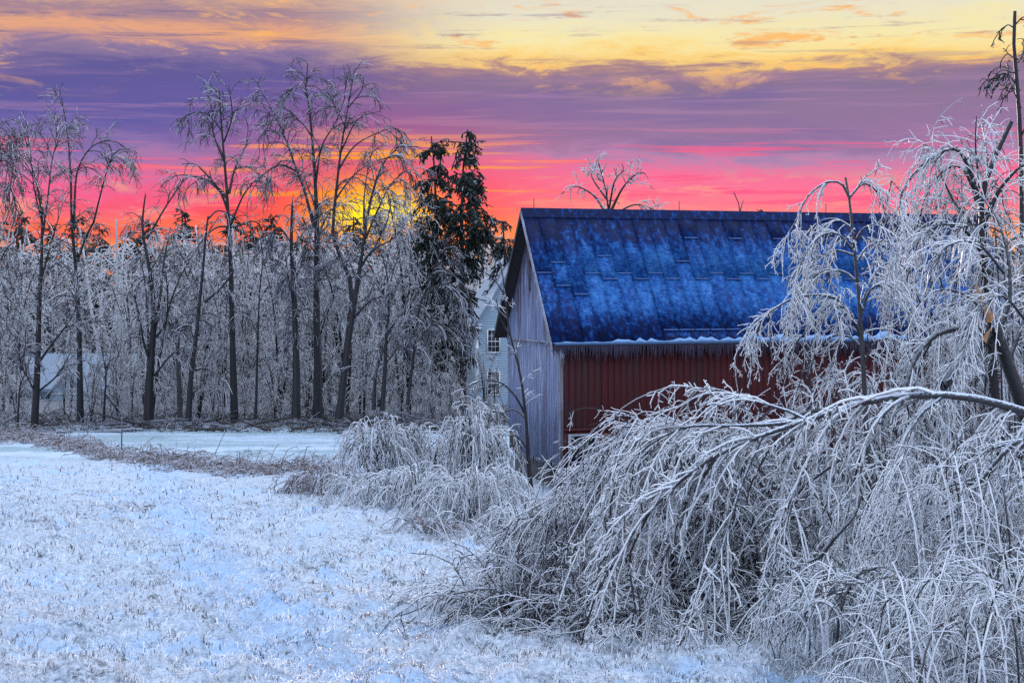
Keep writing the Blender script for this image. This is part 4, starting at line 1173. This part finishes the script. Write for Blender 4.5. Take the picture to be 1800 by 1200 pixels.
# the bent birch whose trunk bows right across the thicket
plant('bent_birch', 'birch bowed flat by ice, its thick grey trunk arching over the thicket to the left', 'tree', 18.0,
      [([(2050, 960, 1.0), (1930, 800, .6), (1860, 745, .3), (1795, 722, .1), (1730, 703), (1660, 694), (1580, 697), (1500, 712), (1420, 738), (1340, 765), (1260, 800), (1190, 850), (1120, 925), (1050, 1040)], 13.5, 1.6, 0),
       ([(1420, 738), (1360, 745), (1290, 748), (1200, 752), (1120, 800), (1080, 870)], 5, 1.2, .9), ([(1500, 712), (1440, 770), (1400, 860), (1370, 960), (1340, 1060)], 4.5, 1.1, -.8), ([(1340, 765), (1300, 860), (1270, 960), (1235, 1070)], 4, 1, -.9),
       ([(1580, 697), (1530, 760), (1500, 850), (1480, 960)], 4.2, 1.1, .7), ([(1260, 800), (1200, 900), (1160, 1000), (1110, 1090)], 3.5, 1, .6), ([(1660, 694), (1610, 740), (1580, 830), (1560, 930)], 4, 1.1, -.7),
       ([(1420, 738), (1380, 720), (1310, 700), (1250, 685), (1180, 720)], 3.6, 1, 1.4)],
      weep(7.5, (.7, 2.1), 8, (.10, .36), 7, (.04, .12), 2.2, 1.75, bias=(-.25, 0, 0), t0=.2, kink=.10), 701, BARK_NEAR, ICE_BRIGHT, K=26)

# thicket of bowed saplings behind the birch
def bowed_thicket(name, label, seed, stems, Y0, spec, n_main=8, group=None, mat=None, fill=0):
    """stems: list of pixel paths with small depth offsets, each a bowed sapling of one root mass"""
    rng = np.random.default_rng(seed)
    paths = []
    for pp, r0 in stems:
        dep = rng.uniform(-1.2, 1.2)
        w = smooth_path([P(q[0], q[1], Y0 + dep * (.3 + .7 * i / (len(pp) - 1))) for i, q in enumerate(pp)], 16)
        w[:, 2] = np.maximum(w[:, 2], gz(w[:, 0], w[:, 1]) - (.05))
        paths.append((w[None], taper(16, r0 * Y0 / F, .9 * Y0 / F)[None]))
    org = paths[0][0][0][0].copy(); org[2] = float(gz(org[0], org[1]))
    root = thing(name, label, 'shrub', org, group=group)
    for pr in paths[:n_main]:
        tube_obj('stem', [pr], [6], BARK_NEAR, root, org)
    allp = (np.vstack([p for p, r in paths]), np.vstack([r for p, r in paths]))
    b, s = foliage(rng, [allp], spec)
    if fill:
        lo = allp[0][:, :, 0].min(); hi = allp[0][:, 0, 0].max()
        x = rng.uniform(lo, hi, fill); y = Y0 + rng.uniform(-1.0, 2.2, fill)
        D = rng.normal(0, .6, (fill, 3)); D[:, 2] = np.abs(rng.normal(.9, .3, fill)); D[:, 0] -= .4
        g = grow(rng, np.stack([x, y, gz(x, y)], -1), D, rng.uniform(.6, 1.9, fill), np.full(fill, .013), np.full(fill, .007), 6, 1.7, .15)
        fb, fs_ = foliage(rng, [g], [dict(dens=6, len=(.12, .5), r=(.009, .006), K=3, ang=(.4, 1.1), droop=1.0)])
        b += [g] + fb; s += [3] + fs_
    rest = (allp[0][n_main:], allp[1][n_main:])
    if len(rest[0]):
        b = [rest] + b; s = [5] + s
    tube_obj('crown', b, s, mat or ICE_THICKET, root, org)
    return root

rs = random.Random(9)
st = []
for i in range(60):
    bx = rs.uniform(1180, 1480); ex = rs.uniform(960, 1330); tx = .45 * bx + .55 * ex + rs.uniform(-30, 60)
    ty = np.interp(tx, [960, 1050, 1100, 1200, 1300, 1400], [860, 770, 735, 730, 735, 740]) + abs(rs.gauss(0, 45))
    ey = rs.uniform(820, 1060)
    st.append(([(bx, 1085), (bx - .25 * (bx - tx), 1085 - .62 * (1085 - ty)), (tx, ty), (.45 * tx + .55 * ex - 10, ty + .22 * (ey - ty)), (ex - 25, ey)], rs.uniform(1.6, 2.8)))
bowed_thicket('bowed_thicket', 'wide thicket of ice-bowed saplings in front of the red barn wall', 711, st, 22.0, weep(3.6, (.4, 1.3), 6.5, (.12, .42), 6, (.04, .13), 2.0, bias=(-.3, 0, .05), t0=.03), fill=900)
st = []
for i in range(36):
    bx = rs.uniform(900, 1120); ex = rs.uniform(850, 1030); tx = .5 * bx + .5 * ex
    ty = np.interp(tx, [780, 850, 900, 950, 1000, 1080], [1050, 975, 930, 880, 850, 840]) + abs(rs.gauss(0, 35))
    ey = rs.uniform(ty + 40, 1108)
    st.append(([(bx, 1098), (bx - .2 * (bx - tx), 1098 - .6 * (1098 - ty)), (tx, ty), (.4 * tx + .6 * ex - 8, ty + .3 * (ey - ty)), (ex - 20, ey)], rs.uniform(1.4, 2.4)))
bowed_thicket('bowed_thicket', 'drooping iced thicket whose tips trail on the field at its left end', 712, st, 22.8, weep(3.8, (.35, 1.1), 7, (.12, .38), 6, (.04, .12), 1.6, bias=(-.35, 0, -.05), t0=.03), fill=900)

# hoop of bowed twigs standing up against the barn window
bowed_thicket('hooped_sapling', 'iced sapling bent into a round hoop below the barn window', 713,
              [([(1180, 1000), (1160, 800), (1130, 745), (1090, 728), (1050, 750), (1015, 800), (1000, 860)], 3.2), ([(1170, 1000), (1140, 820), (1110, 760), (1070, 740), (1030, 770), (1005, 830)], 2.6), ([(1185, 1000), (1150, 840), (1100, 775), (1050, 780), (1010, 850)], 2.4), ([(1160, 1000), (1120, 850), (1060, 800), (1010, 830), (975, 880)], 2.2)],
              24.5, weep(3.0, (.25, .7), 7, (.1, .3), 5, (.03, .1), 1.2, t0=.3, ang=(.5, 1.1)), 4)

# upright iced sapling with weeping branches before the barn roof
plant('weeping_sapling', 'upright iced sapling with weeping branches like a fountain before the blue roof', 'tree', 23.0,
      [([(1530, 900), (1524, 780), (1520, 690), (1515, 600), (1508, 500), (1500, 420), (1494, 360), (1486, 312)], 7, 2, 0),
       ([(1494, 350), (1478, 322), (1450, 322), (1420, 345), (1398, 390), (1376, 425)], 2.8, .9, -.4), ([(1495, 345), (1515, 324), (1535, 330), (1552, 360), (1560, 400)], 2.6, .9, .4),
       ([(1513, 590), (1497, 555), (1470, 525), (1430, 518), (1385, 528), (1340, 560), (1305, 600), (1290, 632)], 4, 1, -.8), ([(1510, 500), (1485, 478), (1450, 476), (1415, 500), (1380, 560)], 3, .9, .6),
       ([(1500, 440), (1470, 410), (1435, 420), (1405, 470), (1395, 530)], 2.8, .9, -.6), ([(1498, 400), (1470, 385), (1440, 390), (1412, 420)], 2.4, .8, .8), ([(1515, 610), (1490, 590), (1455, 595), (1420, 640), (1400, 690)], 3, .9, .7),
       ([(1512, 560), (1530, 510), (1560, 500), (1590, 530), (1605, 590)], 3, .9, -.6), ([(1505, 460), (1530, 430), (1565, 440), (1590, 490)], 2.6, .9, .6), ([(1518, 640), (1540, 600), (1570, 600), (1595, 640)], 2.8, .9, -.5), ([(1500, 430), (1520, 400), (1550, 400), (1575, 450)], 2.4, .8, -.9), ([(1516, 620), (1500, 560), (1460, 545), (1410, 590), (1370, 640)], 2.6, .9, 1.0), ([(1504, 450), (1470, 440), (1430, 460), (1400, 520), (1385, 590)], 2.4, .8, 1.2), ([(1510, 540), (1545, 470), (1590, 470), (1620, 540)], 2.6, .9, 1.1)],
      weep(11.5, (.25, 1.0), 10, (.10, .3), 9, (.03, .10), 2.5, 1.0, t0=.10, kink=.16), 721, BARK_NEAR, ICE_BRIGHT, K=16, crown_from=1)

# snapped tree at the right with a torn orange top
def broken_tree():
    r_ = plant('snapped_tree', 'snapped tree with torn orange wood at its break, right of the weeping sapling', 'tree', 21.0,
      [([(1830, 900), (1805, 740), (1790, 690), (1772, 640), (1755, 590), (1742, 560)], 19, 10, 0),
       ([(1738, 590), (1725, 605), (1700, 635), (1680, 655), (1655, 678)], 9, 12, -.5),
       ([(1745, 600), (1725, 582), (1700, 576), (1670, 580), (1640, 592), (1612, 625), (1596, 665), (1582, 715)], 6, 4, -.9),
       ([(1755, 590), (1775, 520), (1770, 440), (1750, 380), (1720, 340)], 5, 1.2, .8), ([(1770, 640), (1800, 560), (1815, 480), (1800, 420)], 5, 1.2, 1.2), ([(1750, 570), (1700, 520), (1650, 510), (1610, 540)], 4, 1, .8), ([(1640, 592), (1615, 650), (1600, 740), (1590, 820)], 2.5, .9, .3), ([(1700, 576), (1680, 620), (1660, 700), (1650, 790)], 2.5, .9, -.4), ([(1765, 480), (1720, 430), (1670, 430), (1630, 480)], 3.4, 1, -.6), ([(1800, 560), (1760, 520), (1710, 560), (1690, 640)], 3, 1, -1.0)],
      weep(9, (.4, 1.4), 7.5, (.12, .36), 6, (.04, .12), 2.6, 1.1, t0=.12), 731, BARK_DARK, ICE_BRIGHT, K=16, crown_from=2)
    # torn wood: two splintered tongues
    org = np.array(r_.location)
    for (pp, w) in (([(1742, 565), (1735, 545), (1724, 520), (1714, 498)], 9), ([(1728, 600), (1735, 588), (1741, 578)], 7)):
        q = limb_path(pp, 20.86, None, 7)
        tube_obj('torn_wood', [(q[None], taper(7, w * 21 / F, .8 * 21 / F, 1.0)[None])], [5], RAWWOOD, r_, org)
broken_tree()

# taller battered tree further right, dark broken tops over a frosted skirt
plant('battered_tree', 'battered tree with dark snapped tops against the purple sky at the right', 'tree', 29.0,
      [([(1760, 800), (1745, 640), (1735, 500), (1725, 400), (1730, 330), (1752, 270), (1778, 214)], 9, 4, 0),
       ([(1730, 400), (1712, 330), (1706, 270)], 6, 3, .8), ([(1725, 360), (1700, 290), (1680, 262), (1650, 270), (1610, 300), (1585, 340), (1580, 380)], 4.5, 1.2, -.8), ([(1720, 350), (1690, 295), (1660, 300), (1630, 340), (1612, 400)], 3.5, 1, .8),
       ([(1735, 380), (1760, 330), (1800, 290), (1830, 300)], 5, 1.4, -.6), ([(1730, 340), (1735, 270), (1725, 215)], 3, 1, .9), ([(1722, 330), (1715, 260), (1716, 205)], 2.6, .9, -.7), ([(1700, 400), (1655, 310), (1640, 265), (1620, 250)], 3, 1, 1.0), ([(1735, 460), (1690, 400), (1640, 400), (1600, 440)], 4, 1, -1.2), ([(1738, 480), (1780, 420), (1820, 420)], 4, 1, .8), ([(1728, 420), (1680, 360), (1640, 350), (1600, 390)], 3.2, 1, 1.4), ([(1745, 620), (1700, 540), (1650, 540)], 3.5, 1, -1.4)],
      weep(9.5, (.45, 1.6), 6.5, (.12, .4), 4.5, (.05, .14), 2.3, 1.2, t0=.12, bias=(0, 0, .12)), 741, BARK_DARK, ICE_BRIGHT, K=16, crown_from=1)

# tall dead pine at the right edge
def dead_pine():
    Y = 40.0
    r_ = plant('dead_pine', 'tall dark dead pine with ragged needle clumps at the right edge', 'tree', Y,
      [([(1800, 960), (1798, 600), (1796, 400), (1794, 250), (1788, 150), (1781, 60), (1784, 20)], 8, 3, 0), ([(1793, 160), (1770, 130), (1745, 138), (1733, 155)], 2.2, .9, .6), ([(1795, 190), (1775, 145), (1768, 118)], 1.6, .7, -.5), ([(1790, 110), (1810, 80), (1830, 85)], 2, .8, .5), ([(1790, 105), (1776, 98), (1770, 92)], 1.6, .8, -.3), ([(1783, 50), (1772, 44), (1763, 52)], 1.6, .8, .2), ([(1783, 45), (1800, 30), (1815, 40)], 1.6, .8, -.3), ([(1795, 240), (1815, 200), (1840, 190)], 2, .8, -.5)],
      [dict(dens=14.0, len=(.2, .9), r=(.018, .012), K=4, ang=(.4, 1.3), t0=.25, droop=1.6, wander=.2), dict(dens=16, len=(.08, .3), r=(.018, .010), K=2, ang=(.4, 1.3), t0=.2, droop=.8, wander=.3)], 751, BARK_DARK, NEEDLE, K=16, crown_from=1)
dead_pine()

# grey iced brush filling the ground between the barn and the near trees
def brush_bank(name, label, Y, px, w_px, top, bot, seed, n=60, mat=None, r=1.0):
    rng = np.random.default_rng(seed)
    paths = []
    for i in range(n):
        x = px + rng.uniform(-w_px, w_px); dy = rng.uniform(-1.6, 1.6)
        ty = rng.uniform(top, .55 * top + .45 * bot); s = rng.choice([-1, -1, 1]) * rng.uniform(20, 110)
        w = smooth_path([P(x, bot, Y + dy), P(x + s * .15, bot - .65 * (bot - ty), Y + dy), P(x + s * .6, ty, Y + dy * .8), P(x + s * 1.2, ty + .3 * (bot - ty), Y + dy * .6), P(x + s * 1.45, ty + .65 * (bot - ty), Y + dy * .5)], 12)
        w[:, 2] = np.maximum(w[:, 2], gz(w[:, 0], w[:, 1]) - .03)
        paths.append((w, taper(12, .022 * r, .009 * r)))
    pts = np.array([p for p, q in paths]); rad = np.array([q for p, q in paths])
    org = pts[0, 0].copy(); org[2] = float(gz(org[0], org[1]))
    root = thing(name, label, 'shrub', org)
    for i in range(6):
        tube_obj('stem', [(pts[i:i + 1], rad[i:i + 1])], [5], BARK_DARK, root, org)
    b, s = foliage(rng, [(pts, rad)], weep(3.4, (.35, 1.1), 6.0, (.1, .38), 2.4, (.04, .13), 2.2, r * 1.1 + .08, kink=.2))
    tube_obj('crown', [(pts[6:], rad[6:])] + b, [4] + s, mat or ICE_NEAR, root, org)
brush_bank('iced_brush', 'dim iced brush between the barn wall and the weeping sapling', 29, 1560, 140, 640, 1000, 761, 46, mat=ICE_THICKET)
brush_bank('iced_brush', 'tall iced brush behind the snapped tree at the right edge', 30, 1720, 120, 300, 1000, 762, 44)
brush_bank('iced_brush', 'iced brush under the bowed birch trunk in the middle right', 22, 1560, 130, 800, 1090, 763, 46, mat=ICE_THICKET)
brush_bank('near_bramble', 'nearest pale iced brambles filling the bottom right corner', 13.0, 1760, 190, 960, 1330, 764, 110, r=.52)
brush_bank('near_bramble', 'iced brambles sloping down from the right edge below the birch trunk', 16.0, 1760, 170, 790, 1200, 765, 84, r=.62)
brush_bank('near_bramble', 'low iced brambles at the bottom beside the open field', 16.5, 1520, 110, 985, 1150, 766, 64, r=.65)

plant('bowed_alder', 'bowed alder with dark crooked branches reaching down from the right edge', 'shrub', 15.5,
      [([(1960, 900), (1880, 800), (1800, 772), (1760, 800), (1720, 850), (1690, 890), (1640, 920), (1590, 935), (1540, 975)], 8, 1.4, 0), ([(1800, 772), (1770, 830), (1745, 900), (1735, 970)], 4.5, 1.2, -.5), ([(1720, 850), (1680, 850), (1640, 870), (1600, 900)], 3.5, 1, .5), ([(1690, 890), (1660, 960), (1640, 1010), (1600, 1030)], 3.4, 1, -.5), ([(1800, 772), (1740, 790), (1680, 815), (1630, 860)], 3.5, 1, .7), ([(1880, 800), (1840, 900), (1800, 1000), (1740, 1060)], 5, 1.2, -.7), ([(1840, 900), (1780, 960), (1700, 1000)], 3.5, 1, .3)],
      weep(8, (.3, .9), 8, (.1, .3), 8, (.03, .1), 2.0, 1.0, bias=(-.2, 0, 0), t0=.15), 771, BARK_NEAR, ICE_NEAR, K=18)

# broken-off bough caught in the thicket
plant('fallen_bough', 'dark broken bough lying aslant in the thicket below the birch trunk', 'branch', 17.0,
      [([(1441, 978), (1462, 950), (1485, 925), (1502, 905), (1514, 870)], 5.5, 2.5, .3), ([(1441, 978), (1405, 995), (1370, 1005)], 3, 1.2, -.2)],
      [dict(dens=1.2, len=(.1, .3), r=(.008, .005), K=2, ang=(.5, 1.1))], 781, BARK_DARK, ICE_NEAR, K=8)
